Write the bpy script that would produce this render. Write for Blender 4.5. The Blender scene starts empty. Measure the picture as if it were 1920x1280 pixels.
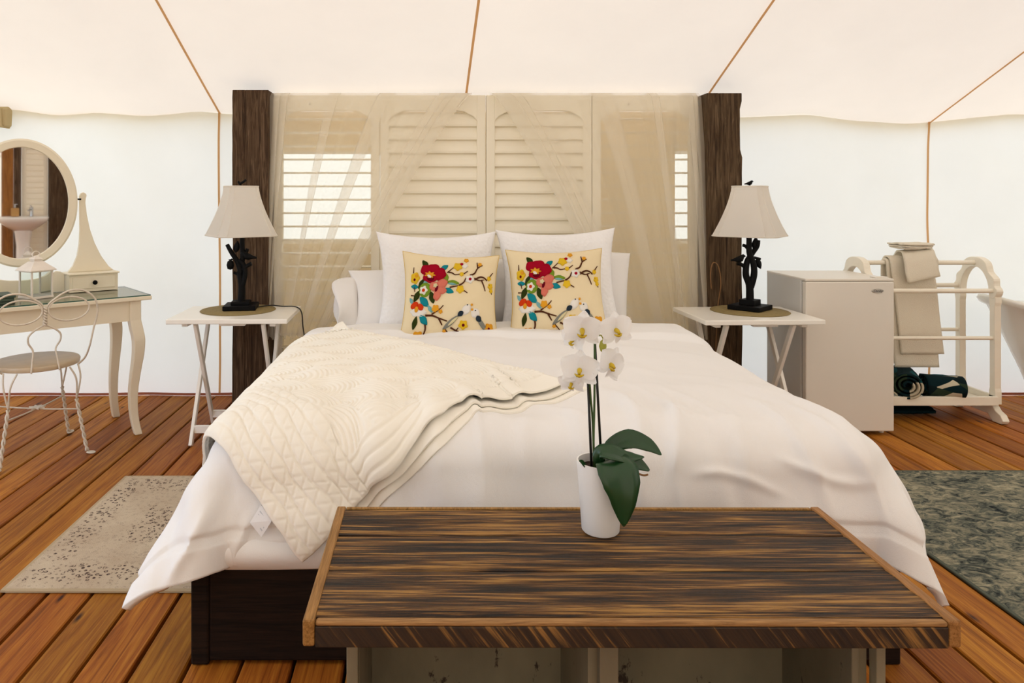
import bpy, bmesh, math, random
import numpy as np
from mathutils import Matrix, Vector

random.seed(7)
rng = np.random.default_rng(7)
scene = bpy.context.scene
COL = scene.collection

# ------------------------------------------------------------------ camera, sky, sun, exposure
cam_data = bpy.data.cameras.new('camera')
cam_data.sensor_width = 36.0
cam_data.lens = 25.31
cam_data.shift_x = 0.0802
cam_data.shift_y = -0.1406
cam_data.clip_start = 0.05
cam = bpy.data.objects.new('camera', cam_data)
cam.location = (0.0, 0.0, 1.28)
cam.rotation_euler = (math.radians(90), 0, 0)
COL.objects.link(cam)
scene.camera = cam

world = bpy.data.worlds.new('overcast_sky')
scene.world = world
world.use_nodes = True
bg = world.node_tree.nodes['Background']
bg.inputs['Color'].default_value = (0.80, 0.93, 1.15, 1)
bg.inputs['Strength'].default_value = 5.0

sun_data = bpy.data.lights.new('sun', 'SUN')
sun_data.energy = 7.0
sun_data.angle = math.radians(6)
sun_data.color = (1.0, 0.93, 0.82)
sun = bpy.data.objects.new('sun', sun_data)
sun.rotation_euler = (math.radians(34), math.radians(14), 0)   # high, from behind the viewer
sun.location = (2, -9, 12)
COL.objects.link(sun)

vs = scene.view_settings
vs.view_transform = 'Standard'
vs.look = 'None'
vs.gamma = 1.0
vs.exposure = -1.15
vs.use_curve_mapping = False
scene.cycles.transparent_max_bounces = 32

# ------------------------------------------------------------------ helpers
def srgb(h):
    h = h.lstrip('#')
    c = [int(h[i:i + 2], 16) / 255 for i in (0, 2, 4)]
    return tuple(x / 12.92 if x <= 0.04045 else ((x + 0.055) / 1.055) ** 2.4 for x in c) + (1.0,)


class Nodes:
    def __init__(s, name):
        s.m = bpy.data.materials.new(name)
        s.m.use_nodes = True
        s.t = s.m.node_tree
        s.t.nodes.clear()
        s.out = s.t.nodes.new('ShaderNodeOutputMaterial')

    def n(s, kind, **kw):
        nd = s.t.nodes.new('ShaderNode' + kind)
        for k, v in kw.items():
            setattr(nd, k, v)
        return nd

    def l(s, a, b):
        s.t.links.new(a, b)

    def coords(s, scale=(1, 1, 1), random_offset=False, kind='Object'):
        tc = s.n('TexCoord')
        src = tc.outputs[kind]
        if random_offset:
            oi = s.n('ObjectInfo')
            mul = s.n('VectorMath', operation='SCALE')
            comb = s.n('CombineXYZ')
            for i in range(3):
                s.l(oi.outputs['Random'], comb.inputs[i])
            s.l(comb.outputs[0], mul.inputs[0])
            mul.inputs['Scale'].default_value = 37.0
            add = s.n('VectorMath', operation='ADD')
            s.l(src, add.inputs[0])
            s.l(mul.outputs[0], add.inputs[1])
            src = add.outputs[0]
        mp = s.n('Mapping')
        mp.inputs['Scale'].default_value = scale
        s.l(src, mp.inputs['Vector'])
        return mp.outputs[0]

    def noise(s, vec, scale, detail=4, rough=0.55, dist=0.0):
        nd = s.n('TexNoise')
        nd.inputs['Scale'].default_value = scale
        nd.inputs['Detail'].default_value = detail
        nd.inputs['Roughness'].default_value = rough
        nd.inputs['Distortion'].default_value = dist
        s.l(vec, nd.inputs['Vector'])
        return nd.outputs['Fac']

    def ramp(s, fac, stops, interp='LINEAR'):
        r = s.n('ValToRGB')
        r.color_ramp.interpolation = interp
        while len(r.color_ramp.elements) < len(stops):
            r.color_ramp.elements.new(0.5)
        for e, (p, c) in zip(r.color_ramp.elements, stops):
            e.position = p
            e.color = c if len(c) == 4 else tuple(c) + (1,)
        s.l(fac, r.inputs['Fac'])
        return r.outputs['Color']

    def mix(s, fac, a, b, mode='MIX'):
        m = s.n('MixRGB', blend_type=mode)
        for i, x in ((0, fac), (1, a), (2, b)):
            if hasattr(x, 'default_value') or hasattr(x, 'is_linked'):
                s.l(x, m.inputs[i])
            else:
                m.inputs[i].default_value = x
        return m.outputs[0]

    def bump(s, h, strength=0.3, dist=0.01):
        b = s.n('Bump')
        b.inputs['Strength'].default_value = strength
        b.inputs['Distance'].default_value = dist
        s.l(h, b.inputs['Height'])
        return b.outputs[0]

    def principled(s, color, rough=0.6, normal=None, metallic=0.0, **kw):
        p = s.n('BsdfPrincipled')
        for k, x in (('Base Color', color), ('Roughness', rough), ('Metallic', metallic)):
            if hasattr(x, 'is_linked'):
                s.l(x, p.inputs[k])
            else:
                p.inputs[k].default_value = x
        for k, x in kw.items():
            p.inputs[k.replace('_', ' ')].default_value = x
        if normal is not None:
            s.l(normal, p.inputs['Normal'])
        s.l(p.outputs[0], s.out.inputs['Surface'])
        return s.m


def plain(name, hexcol, rough=0.6, var=0.06, vscale=8.0, bump=0.0, bscale=120.0, metallic=0.0, **kw):
    """painted or plastic surface with a faint tonal variation"""
    k = Nodes(name)
    v = k.coords(random_offset=True)
    c = srgb(hexcol)
    dark = tuple(x * (1 - var) for x in c[:3]) + (1,)
    col = k.ramp(k.noise(v, vscale, 3), [(0.3, dark), (0.7, c)])
    nrm = k.bump(k.noise(v, bscale, 3), bump, 0.003) if bump else None
    return k.principled(col, rough, nrm, metallic, **kw)


def fabric(name, hexcol, translucency=0.0, weave=700.0, strength=0.12, var=0.05, tint=None, wrinkle=0.0):
    k = Nodes(name)
    v = k.coords()
    c = srgb(hexcol)
    dark = tuple(x * (1 - var) for x in c[:3]) + (1,)
    col = k.ramp(k.noise(v, 3.0, 4), [(0.3, dark), (0.7, c)])
    h = k.noise(v, weave, 2)
    if wrinkle:
        add = k.n('Math', operation='MULTIPLY_ADD')
        k.l(k.noise(v, 9.0, 6, 0.62, 0.6), add.inputs[0])
        add.inputs[1].default_value = wrinkle
        k.l(h, add.inputs[2])
        h = add.outputs[0]
    nrm = k.bump(h, strength, 0.004)
    d = k.n('BsdfDiffuse')
    k.l(col, d.inputs['Color'])
    k.l(nrm, d.inputs['Normal'])
    if translucency > 0:
        t = k.n('BsdfTranslucent')
        if tint:
            t.inputs['Color'].default_value = srgb(tint)
        else:
            k.l(col, t.inputs['Color'])
        m = k.n('MixShader')
        m.inputs[0].default_value = translucency
        k.l(d.outputs[0], m.inputs[1])
        k.l(t.outputs[0], m.inputs[2])
        k.l(m.outputs[0], k.out.inputs['Surface'])
    else:
        k.l(d.outputs[0], k.out.inputs['Surface'])
    return k.m


def wood(name, stops, stretch=(30, 1.2, 30), rough=0.55, vary=0.25, bump=0.25, grain=5.0, dist=1.2, knots=None, spec=0.3):
    """grain stretched along one object axis, tone varying from piece to piece"""
    k = Nodes(name)
    v = k.coords(stretch, True)
    g = k.noise(v, grain, 8, 0.62, dist)
    col = k.ramp(g, stops)
    fine = k.noise(v, grain * 6, 4, 0.6)
    col = k.mix(0.25, col, k.ramp(fine, [(0.35, (0.25, 0.2, 0.15, 1)), (0.65, (1, 1, 1, 1))]), 'MULTIPLY')
    if knots:
        vo = k.n('TexVoronoi')
        vo.inputs['Scale'].default_value = knots[0]
        k.l(k.coords(knots[1], True), vo.inputs['Vector'])
        kn = k.ramp(vo.outputs['Distance'], [(0.03, (1, 1, 1, 1)), (0.10, (0, 0, 0, 1))])
        col = k.mix(kn, col, knots[2])
    if vary:
        oi = k.n('ObjectInfo')
        hs = k.n('HueSaturation')
        mr = k.n('MapRange')
        k.l(oi.outputs['Random'], mr.inputs[0])
        mr.inputs[3].default_value = 1 - vary
        mr.inputs[4].default_value = 1 + vary
        k.l(mr.outputs[0], hs.inputs['Value'])
        mr2 = k.n('MapRange')
        m2 = k.n('Math', operation='FRACT')
        m3 = k.n('Math', operation='MULTIPLY')
        k.l(oi.outputs['Random'], m3.inputs[0])
        m3.inputs[1].default_value = 7.31
        k.l(m3.outputs[0], m2.inputs[0])
        k.l(m2.outputs[0], mr2.inputs[0])
        mr2.inputs[3].default_value = 0.488
        mr2.inputs[4].default_value = 0.506
        k.l(mr2.outputs[0], hs.inputs['Hue'])
        k.l(col, hs.inputs['Color'])
        col = hs.outputs[0]
    nrm = k.bump(g, bump, 0.004)
    return k.principled(col, rough, nrm, 0.0, Specular_IOR_Level=spec)


class MB:
    """collects shapes, then links them as one mesh object"""
    def __init__(s):
        s.v = []
        s.f = []

    def add(s, verts, faces):
        o = len(s.v)
        s.v += [tuple(map(float, p)) for p in verts]
        s.f += [tuple(i + o for i in f) for f in faces]
        return s

    def box(s, c, size, rot=None):
        hx, hy, hz = (x / 2 for x in size)
        vs_ = [Vector((a * hx, b * hy, d * hz)) for a in (-1, 1) for b in (-1, 1) for d in (-1, 1)]
        if rot is not None:
            vs_ = [rot @ p for p in vs_]
        vs_ = [p + Vector(c) for p in vs_]
        return s.add(vs_, [(0, 1, 3, 2), (4, 6, 7, 5), (0, 4, 5, 1), (2, 3, 7, 6), (0, 2, 6, 4), (1, 5, 7, 3)])

    def bar(s, a, b, w, t, up=(0, 0, 1)):
        """rectangular bar from a to b; w across (perpendicular to up), t along up"""
        a, b = Vector(a), Vector(b)
        d = b - a
        y = d.normalized()
        x = y.cross(Vector(up)).normalized()
        z = x.cross(y)
        r = Matrix((x, y, z)).transposed()
        return s.box((a + b) / 2, (w, d.length, t), r)

    def tube(s, pts, r, n=8, closed=False, twist=0.0):
        pts = [Vector(p) for p in pts]
        m = len(pts)
        rs = [r] * m if isinstance(r, (int, float)) else list(r)
        verts, faces = [], []
        ref = Vector((0, 0, 1))
        prev = None
        for i, p in enumerate(pts):
            if closed:
                t = (pts[(i + 1) % m] - pts[i - 1]).normalized()
            else:
                t = (pts[min(i + 1, m - 1)] - pts[max(i - 1, 0)]).normalized()
            if prev is None:
                x = t.cross(ref if abs(t.z) < 0.9 else Vector((1, 0, 0))).normalized()
            else:
                x = (prev - t * prev.dot(t)).normalized()
            prev = x
            y = t.cross(x)
            for k in range(n):
                a = 2 * math.pi * k / n
                verts.append(p + (x * math.cos(a) + y * math.sin(a)) * rs[i])
        for i in range(m if closed else m - 1):
            j = (i + 1) % m
            for k in range(n):
                q = (k + 1) % n
                faces.append((i * n + k, i * n + q, j * n + q, j * n + k))
        if not closed:
            faces.append(tuple(range(n))[::-1])
            faces.append(tuple((m - 1) * n + k for k in range(n)))
        return s.add(verts, faces)

    def lathe(s, prof, n=32, c=(0, 0, 0), sx=1.0, sy=1.0, cap=True):
        verts, faces = [], []
        for r, z in prof:
            for k in range(n):
                a = 2 * math.pi * k / n
                verts.append((c[0] + r * sx * math.cos(a), c[1] + r * sy * math.sin(a), c[2] + z))
        for i in range(len(prof) - 1):
            for k in range(n):
                q = (k + 1) % n
                faces.append((i * n + k, i * n + q, (i + 1) * n + q, (i + 1) * n + k))
        if cap:
            if prof[0][0] > 1e-5:
                faces.append(tuple(range(n))[::-1])
            if prof[-1][0] > 1e-5:
                faces.append(tuple((len(prof) - 1) * n + k for k in range(n)))
        return s.add(verts, faces)

    def rings(s, rings, cap=True, closed=True):
        """loft through rings of equal length"""
        n = len(rings[0])
        verts = [p for r in rings for p in r]
        faces = []
        for i in range(len(rings) - 1):
            for k in range(n if closed else n - 1):
                q = (k + 1) % n
                faces.append((i * n + k, i * n + q, (i + 1) * n + q, (i + 1) * n + k))
        if cap and closed:
            faces.append(tuple(range(n))[::-1])
            faces.append(tuple((len(rings) - 1) * n + k for k in range(n)))
        return s.add(verts, faces)

    def prism(s, poly, t, axis='y', off=0.0):
        """outline extruded by t along an axis (outline in the other two)"""
        def pt(p, d):
            if axis == 'y':
                return (p[0], d, p[1])
            if axis == 'x':
                return (d, p[0], p[1])
            return (p[0], p[1], d)
        n = len(poly)
        verts = [pt(p, off - t / 2) for p in poly] + [pt(p, off + t / 2) for p in poly]
        faces = [tuple(range(n)), tuple(range(2 * n - 1, n - 1, -1))]
        faces += [(k, k + n, (k + 1) % n + n, (k + 1) % n) for k in range(n)]
        return s.add(verts, faces)

    def grid(s, P, close_u=False):
        """P: array (m, n, 3)"""
        m, n = P.shape[:2]
        o = len(s.v)
        s.v += [tuple(p) for p in P.reshape(-1, 3).tolist()]
        for i in range(m - 1):
            for j in range(n if close_u else n - 1):
                q = (j + 1) % n
                s.f.append((o + i * n + j, o + i * n + q, o + (i + 1) * n + q, o + (i + 1) * n + j))
        return s

    def build(s, name, mat, parent=None, smooth=False, bevel=0.0, seg=2, split=None, solidify=0.0, subsurf=0, soff=-1.0, fixn=True):
        me = bpy.data.meshes.new(name)
        me.from_pydata(s.v, [], s.f)
        if fixn:
            bm = bmesh.new()
            bm.from_mesh(me)
            bmesh.ops.recalc_face_normals(bm, faces=bm.faces)
            bm.to_mesh(me)
            bm.free()
        if smooth:
            me.polygons.foreach_set('use_smooth', [True] * len(me.polygons))
        me.materials.append(mat)
        ob = bpy.data.objects.new(name, me)
        COL.objects.link(ob)
        if parent is not None:
            ob.parent = parent
        if solidify:
            md = ob.modifiers.new('thickness', 'SOLIDIFY')
            md.thickness = solidify
            md.offset = soff
        if bevel:
            md = ob.modifiers.new('bevel', 'BEVEL')
            md.width = bevel
            md.segments = seg
            md.limit_method = 'ANGLE'
        if subsurf:
            md = ob.modifiers.new('subdivision', 'SUBSURF')
            md.levels = subsurf
            md.render_levels = subsurf
        if split:
            md = ob.modifiers.new('edges', 'EDGE_SPLIT')
            md.split_angle = math.radians(split)
        return ob


def thing(name, label, cat, loc=(0, 0, 0), rz=0.0, group=None):
    o = bpy.data.objects.new(name, None)
    COL.objects.link(o)
    o.empty_display_size = 0.1
    o.location = loc
    o.rotation_euler = (0, 0, rz)
    return tag(o, label, cat, group)


def tag(o, label, cat, group=None):
    o['label'] = label
    o['category'] = cat
    if group:
        o['group'] = group
    return o


def structure(o, label=None, cat=None):
    o['kind'] = 'structure'
    if label:
        o['label'] = label
    if cat:
        o['category'] = cat
    return o


def copy_tree(o, parent=None):
    c = o.copy()
    COL.objects.link(c)
    c.parent = parent
    for ch in list(o.children):
        copy_tree(ch, c)
    return c


def spline(pts, per=8, closed=False):
    """Catmull-Rom through the points"""
    pts = [np.array(p, float) for p in pts]
    n = len(pts)
    out = []
    rng_ = range(n) if closed else range(n - 1)
    for i in rng_:
        if closed:
            p0, p1, p2, p3 = pts[i - 1], pts[i], pts[(i + 1) % n], pts[(i + 2) % n]
        else:
            p0, p1, p2, p3 = pts[max(i - 1, 0)], pts[i], pts[i + 1], pts[min(i + 2, n - 1)]
        for k in range(per):
            t = k / per
            out.append(0.5 * ((2 * p1) + (-p0 + p2) * t + (2 * p0 - 5 * p1 + 4 * p2 - p3) * t * t + (-p0 + 3 * p1 - 3 * p2 + p3) * t ** 3))
    if not closed:
        out.append(pts[-1])
    return [tuple(p) for p in out]


_tab = rng.random((64, 64))


def vnoise(x, y, seed=0):
    x = np.asarray(x, float) + seed * 17.3
    y = np.asarray(y, float) + seed * 9.7
    xi, yi = np.floor(x).astype(int), np.floor(y).astype(int)
    fx, fy = x - xi, y - yi
    fx = fx * fx * fx * (fx * (fx * 6 - 15) + 10)
    fy = fy * fy * fy * (fy * (fy * 6 - 15) + 10)
    g = lambda a, b: _tab[a % 64, b % 64]
    return ((g(xi, yi) * (1 - fx) + g(xi + 1, yi) * fx) * (1 - fy) + (g(xi, yi + 1) * (1 - fx) + g(xi + 1, yi + 1) * fx) * fy) * 2 - 1


def fbm(x, y, octaves=3, seed=0):
    s, a = 0, 1.0
    for k in range(octaves):
        s = s + a * vnoise(np.asarray(x) * 2 ** k, np.asarray(y) * 2 ** k, seed + k)
        a *= 0.5
    return s


def ridge(x, y, seed=0):
    return np.exp(-(fbm(x, y, 2, seed) / 0.38) ** 2)


def sstep(a, b, x):
    t = np.clip((np.asarray(x, float) - a) / (b - a), 0, 1)
    return t * t * (3 - 2 * t)


def Rz(a):
    return Matrix.Rotation(a, 3, 'Z')


PI = math.pi

# ------------------------------------------------------------------ materials
M = {}
M['canvas_wall'] = fabric('canvas_wall', '#f8f0e2', 0.475, 500, 0.10, 0.03)
M['canvas_roof'] = fabric('canvas_roof', '#f5e6d2', 0.285, 500, 0.10, 0.03)
M['canvas_dimming'] = fabric('canvas_dimming', '#f8ead0', 0.58, 500, 0.10, 0.05)
M['canvas_front'] = fabric('canvas_front', '#f6ead6', 0.52, 500, 0.1, 0.03)  # unseen front wall, translucency set for the light reaching the bed front
M['seam'] = fabric('seam_tape', '#dcae7a', 0.45, 500, 0.1)
M['hem'] = fabric('red_hem', '#b0705a', 0.0, 500, 0.1)
M['tan_canvas'] = fabric('tan_canvas', '#c9b489', 0.1, 400, 0.2)
M['film'] = fabric('window_film', '#fff2dc', 0.85, 5, 0.0, 0.0)
M['deck'] = wood('cedar_deck', [(0.25, srgb('#6a3c08')), (0.45, srgb('#a0601a')), (0.6, srgb('#b87824')), (0.8, srgb('#cf9238'))],
                 (14, 0.55, 14), 0.6, 0.24, 0.2, 3.2, 1.4, (9.0, (1.0, 0.28, 1.0), srgb('#3a1c0c')), 0.2)
M['subfloor'] = plain('subfloor_dark', '#150d08', 0.9)
M['grass'] = plain('dry_ground', '#8f8d70', 0.95, 0.3, 1.0)
M['post'] = wood('weathered_post', [(0.3, srgb('#2c2118')), (0.5, srgb('#56442f')), (0.75, srgb('#7f6b52'))],
                 (26, 26, 1.3), 0.8, 0.12, 0.5, 3.0, 1.2, (3.0, (1, 1, 0.5), srgb('#20130a')), 0.15)
M['platform'] = wood('dark_platform', [(0.3, srgb('#120b07')), (0.7, srgb('#2c1c12'))], (1.3, 26, 26), 0.8, 0.1, 0.3, 3.0, 1.0, None, 0.15)
M['honey'] = wood('honey_log', [(0.3, srgb('#6d3d12')), (0.7, srgb('#b87a32'))], (20, 20, 1.2), 0.6, 0.1, 0.3)
M['shutter'] = plain('shutter_paint', '#fbf1da', 0.55, 0.04, 5, 0.05, 60)
M['cream'] = plain('cream_paint', '#f2e6cc', 0.4, 0.04, 5)
M['white_paint'] = plain('white_paint', '#fbf5ea', 0.26, 0.04, 6)
M['white_linen'] = fabric('white_linen', '#f8f5f2', 0.0, 900, 0.34, 0.02, None, 3.0)
M['sheet'] = fabric('white_sheet', '#f1ece7', 0.0, 900, 0.25, 0.03, None, 2.0)
M['quilt'] = fabric('cream_quilt', '#fcf6e9', 0.0, 700, 0.10, 0.03)
M['cushion'] = fabric('cream_cushion', '#ecd9b2', 0.0, 800, 0.15, 0.04)
M['piping'] = fabric('gold_piping', '#d9b65a', 0.0, 800, 0.1)
M['black'] = plain('black_iron', '#060505', 0.6, 0.2, 20, 0.2, 60, Specular_IOR_Level=0.15)
M['shade'] = fabric('lamp_shade_linen', '#fffaf2', 0.56, 900, 0.12, 0.03)
M['mat'] = plain('woven_mat', '#94804f', 0.85, 0.2, 60, 0.3, 400)
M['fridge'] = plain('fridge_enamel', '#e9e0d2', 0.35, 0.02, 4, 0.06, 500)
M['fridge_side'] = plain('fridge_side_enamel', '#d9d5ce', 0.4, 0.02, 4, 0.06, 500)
M['gasket'] = plain('grey_gasket', '#8d8983', 0.6)
M['badge'] = plain('badge_silver', '#b9b3a8', 0.35, 0.03, 8, metallic=0.6)
M['badge_text'] = plain('badge_text_dark', '#3c3a38', 0.5)
M['rack'] = plain('rack_white', '#f6ecd8', 0.45, 0.05, 8)
M['towel'] = fabric('beige_towel', '#eadfca', 0.0, 260, 0.6, 0.06)
M['tub'] = plain('tub_enamel', '#f0ece2', 0.15, 0.02, 3)
M['chrome'] = plain('chrome', '#c9c9cb', 0.12, 0.02, 3, metallic=1.0)
M['porcelain'] = plain('porcelain', '#f2efe8', 0.12, 0.01, 3)
M['wire'] = plain('wire_cream', '#e3d6c2', 0.45, 0.18, 40)
M['seat'] = plain('chair_seat', '#cbb596', 0.35, 0.15, 12)
M['lantern'] = plain('lantern_white', '#f2e6d8', 0.5, 0.08, 20)
M['book'] = plain('book_green', '#41503f', 0.6, 0.1, 10)
M['pot'] = plain('white_ceramic', '#f4f1ee', 0.35, 0.01, 4)
M['soil'] = plain('bark_soil', '#3a2416', 0.95, 0.5, 60, 0.8, 80)
M['leaf'] = plain('orchid_leaf', '#1e4420', 0.32, 0.25, 14)
M['stem'] = plain('orchid_stem', '#3c5a26', 0.5, 0.2, 20)
M['stake'] = plain('dark_stake', '#15140f', 0.5, 0.1, 10)
M['petal'] = fabric('orchid_petal', '#ffffff', 0.42, 200, 0.05, 0.02)
M['lip'] = plain('orchid_lip', '#d9b91c', 0.5, 0.25, 60)
M['bud'] = plain('orchid_bud', '#a9a838', 0.5, 0.15, 30)
M['dark_cloth'] = fabric('dark_teal_cloth', '#15272b', 0, 300, 0.4)
M['bottle'] = plain('soap_bottle_amber', '#b98a4a', 0.3, 0.1, 10)
M['cord'] = plain('black_cord', '#141210', 0.6)
M['tan_cord'] = plain('tan_cord', '#8a6238', 0.6)
M['tagprint'] = plain('tag_print', '#cdd1d8', 0.7)
M['tagwhite'] = plain('tag_white', '#f4f4f6', 0.7, 0.02)

# mirror
k = Nodes('mirror_glass')
M['mirror'] = k.principled((0.9, 0.9, 0.9, 1), 0.02, None, 1.0)
# thin clear glass
k = Nodes('clear_glass')
tr = k.n('BsdfTransparent')
tr.inputs[0].default_value = (0.93, 0.97, 0.94, 1)
gl = k.n('BsdfGlossy')
gl.inputs['Roughness'].default_value = 0.04
fr = k.n('Fresnel')
fr.inputs[0].default_value = 1.5
mx = k.n('MixShader')
k.l(fr.outputs[0], mx.inputs[0])
k.l(tr.outputs[0], mx.inputs[1])
k.l(gl.outputs[0], mx.inputs[2])
k.l(mx.outputs[0], k.out.inputs['Surface'])
M['glass'] = k.m
M['glass_edge'] = plain('glass_edge_green', '#2f5a4c', 0.2)
# sheer netting
k = Nodes('sheer_net')
tr = k.n('BsdfTransparent')
df = k.n('BsdfDiffuse')
df.inputs[0].default_value = srgb('#fdf6e8')
tl = k.n('BsdfTranslucent')
tl.inputs[0].default_value = srgb('#fdf6e8')
m1 = k.n('MixShader')
m1.inputs[0].default_value = 0.45
k.l(df.outputs[0], m1.inputs[1])
k.l(tl.outputs[0], m1.inputs[2])
m2 = k.n('MixShader')
m2.inputs[0].default_value = 0.30
k.l(tr.outputs[0], m2.inputs[1])
k.l(m1.outputs[0], m2.inputs[2])
k.l(m2.outputs[0], k.out.inputs['Surface'])
M['net'] = k.m
# bench top: weathered, sanded so that the raised grain is golden and the hollows black
def bench_wood(name, stretch, lo, hi, mid):
    k = Nodes(name)
    v = k.coords(stretch, True)
    g = k.noise(v, 4.0, 9, 0.68, 0.8)
    big = k.noise(k.coords((stretch[0] * 1.3, stretch[1] * 0.35, stretch[2] * 0.4), True), 2.2, 4, 0.5, 0.5)
    ma = k.n('Math', operation='MULTIPLY_ADD')
    k.l(big, ma.inputs[0])
    ma.inputs[1].default_value = 0.7
    k.l(g, ma.inputs[2])
    col = k.ramp(ma.outputs[0], [(0.66, srgb('#120b05')), (0.80, srgb(lo)), (0.90, srgb(mid)), (1.0, srgb(hi))])
    vo = k.n('TexVoronoi')
    vo.inputs['Scale'].default_value = 2.4
    k.l(k.coords((1.0, 3.5, 1.0), True), vo.inputs['Vector'])
    kn = k.ramp(vo.outputs['Distance'], [(0.03, (1, 1, 1, 1)), (0.075, (0, 0, 0, 1))])
    col = k.mix(kn, col, srgb('#2a1508'))
    return k.principled(col, 0.5, k.bump(ma.outputs[0], 0.9, 0.008), 0.0, Specular_IOR_Level=0.3)
M['bench'] = bench_wood('bench_weathered', (1.1, 60, 60), '#33210f', '#bf8d48', '#744d24')
M['bench_end'] = wood('bench_end_pine', [(0.3, srgb('#74501f')), (0.7, srgb('#b98a4c'))], (30, 1.5, 30), 0.55, 0.05, 0.3)
M['bench_worn'] = wood('bench_worn_edge', [(0.3, srgb('#7c5a2e')), (0.7, srgb('#c39a5c'))], (1.5, 30, 30), 0.55, 0.05, 0.3)
# front edge with diagonal saw marks
k = Nodes('bench_saw_edge')
tc = k.n('TexCoord')
mp = k.n('Mapping')
mp.inputs['Rotation'].default_value = (0, math.radians(-52), 0)
k.l(tc.outputs['Object'], mp.inputs['Vector'])
mp2 = k.n('Mapping')
mp2.inputs['Scale'].default_value = (3, 3, 75)
k.l(mp.outputs[0], mp2.inputs['Vector'])
g1 = k.noise(mp2.outputs[0], 1.6, 5, 0.6)
big = k.noise(k.coords((3, 3, 3)), 1.2, 3)
ma = k.n('Math', operation='MULTIPLY_ADD')
k.l(big, ma.inputs[0])
ma.inputs[1].default_value = 0.6
k.l(g1, ma.inputs[2])
col = k.ramp(ma.outputs[0], [(0.6, srgb('#1b110a')), (0.86, srgb('#33210f')), (1.02, srgb('#8f6632'))])
M['bench_edge'] = k.principled(col, 0.6, k.bump(g1, 0.4, 0.004))
# distressed white paint, its colour darkened to carry the shade under the bench top
k = Nodes('shaded_distressed_white')
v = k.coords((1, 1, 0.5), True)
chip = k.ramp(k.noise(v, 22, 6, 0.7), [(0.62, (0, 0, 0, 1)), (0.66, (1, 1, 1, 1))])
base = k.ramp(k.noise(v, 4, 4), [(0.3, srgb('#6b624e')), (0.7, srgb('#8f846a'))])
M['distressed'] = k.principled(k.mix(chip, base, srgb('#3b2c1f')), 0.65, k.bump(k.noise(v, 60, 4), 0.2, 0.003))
# rugs
def rug(name, base, base2, speck, speck2, sc, amount):
    k = Nodes(name)
    v = k.coords()
    b = k.ramp(k.noise(v, 5, 5, 0.65, 0.5), [(0.3, srgb(base)), (0.7, srgb(base2))])
    wv = k.n('TexVoronoi', feature='F1')
    wv.inputs['Scale'].default_value = sc
    k.l(k.coords((1.0, 1.0, 1.0)), wv.inputs['Vector'])
    ring = k.ramp(wv.outputs['Distance'], [(0.16, (0, 0, 0, 1)), (0.24, (1, 1, 1, 1)), (0.36, (1, 1, 1, 1)), (0.44, (0, 0, 0, 1))])
    # floral border and middle medallion
    sx = k.n('SeparateXYZ')
    k.l(v, sx.inputs[0])
    ab = []
    for i_, half in ((0, 0.35), (1, 0.48)):
        a_ = k.n('Math', operation='ABSOLUTE')
        k.l(sx.outputs[i_], a_.inputs[0])
        d_ = k.n('Math', operation='DIVIDE')
        k.l(a_.outputs[0], d_.inputs[0])
        d_.inputs[1].default_value = half
        ab.append(d_.outputs[0])
    mm_ = k.n('Math', operation='MAXIMUM')
    k.l(ab[0], mm_.inputs[0])
    k.l(ab[1], mm_.inputs[1])
    wob_ = k.n('Math', operation='MULTIPLY_ADD')
    k.l(k.noise(v, 9, 3), wob_.inputs[0])
    wob_.inputs[1].default_value = 0.16
    k.l(mm_.outputs[0], wob_.inputs[2])
    g_ = lambda x_: (x_, x_, x_, 1)
    patch = k.ramp(wob_.outputs[0], [(0.0, g_(1)), (0.36, g_(1)), (0.42, g_(0.22)), (0.70, g_(0.22)), (0.76, g_(1)), (0.98, g_(1)), (1.0, g_(0.3))])
    worn = k.ramp(k.noise(v, 60, 4, 0.7), [(0.42, (0, 0, 0, 1)), (0.56, (1, 1, 1, 1))])
    f = k.mix(1.0, k.mix(1.0, ring, patch, 'MULTIPLY'), worn, 'MULTIPLY')
    sp = k.mix(k.noise(v, 40, 2), srgb(speck), srgb(speck2))
    col = k.mix(f, b, sp)
    k.m.name = name
    nrm = k.bump(k.noise(v, 300, 2), 0.5, 0.004)
    return k.principled(col, 0.95, nrm, 0.0, Specular_IOR_Level=0.05)
M['rug_beige'] = rug('rug_faded_beige', '#b5a088', '#cbb9a0', '#26262f', '#54392f', 56, 0.15)
k = Nodes('rug_faded_blue')
v = k.coords((1.0, 1.5, 1.0))
g1 = k.noise(v, 16, 7, 0.72, 1.6)
g2 = k.noise(v, 5, 3, 0.5)
ma = k.n('Math', operation='MULTIPLY_ADD')
k.l(g2, ma.inputs[0])
ma.inputs[1].default_value = 0.45
k.l(g1, ma.inputs[2])
col = k.ramp(ma.outputs[0], [(0.56, srgb('#23282b')), (0.68, srgb('#5d6158')), (0.78, srgb('#8b8672')), (0.92, srgb('#b0a88e'))])
M['rug_grey'] = k.principled(col, 0.95, k.bump(k.noise(v, 300, 2), 0.5, 0.004), 0.0, Specular_IOR_Level=0.05)
M['rug_edge'] = fabric('rug_binding', '#b6a284', 0, 500, 0.3)
M['rug_edge_dark'] = fabric('rug_binding_dark', '#5f6459', 0, 500, 0.3)
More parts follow.
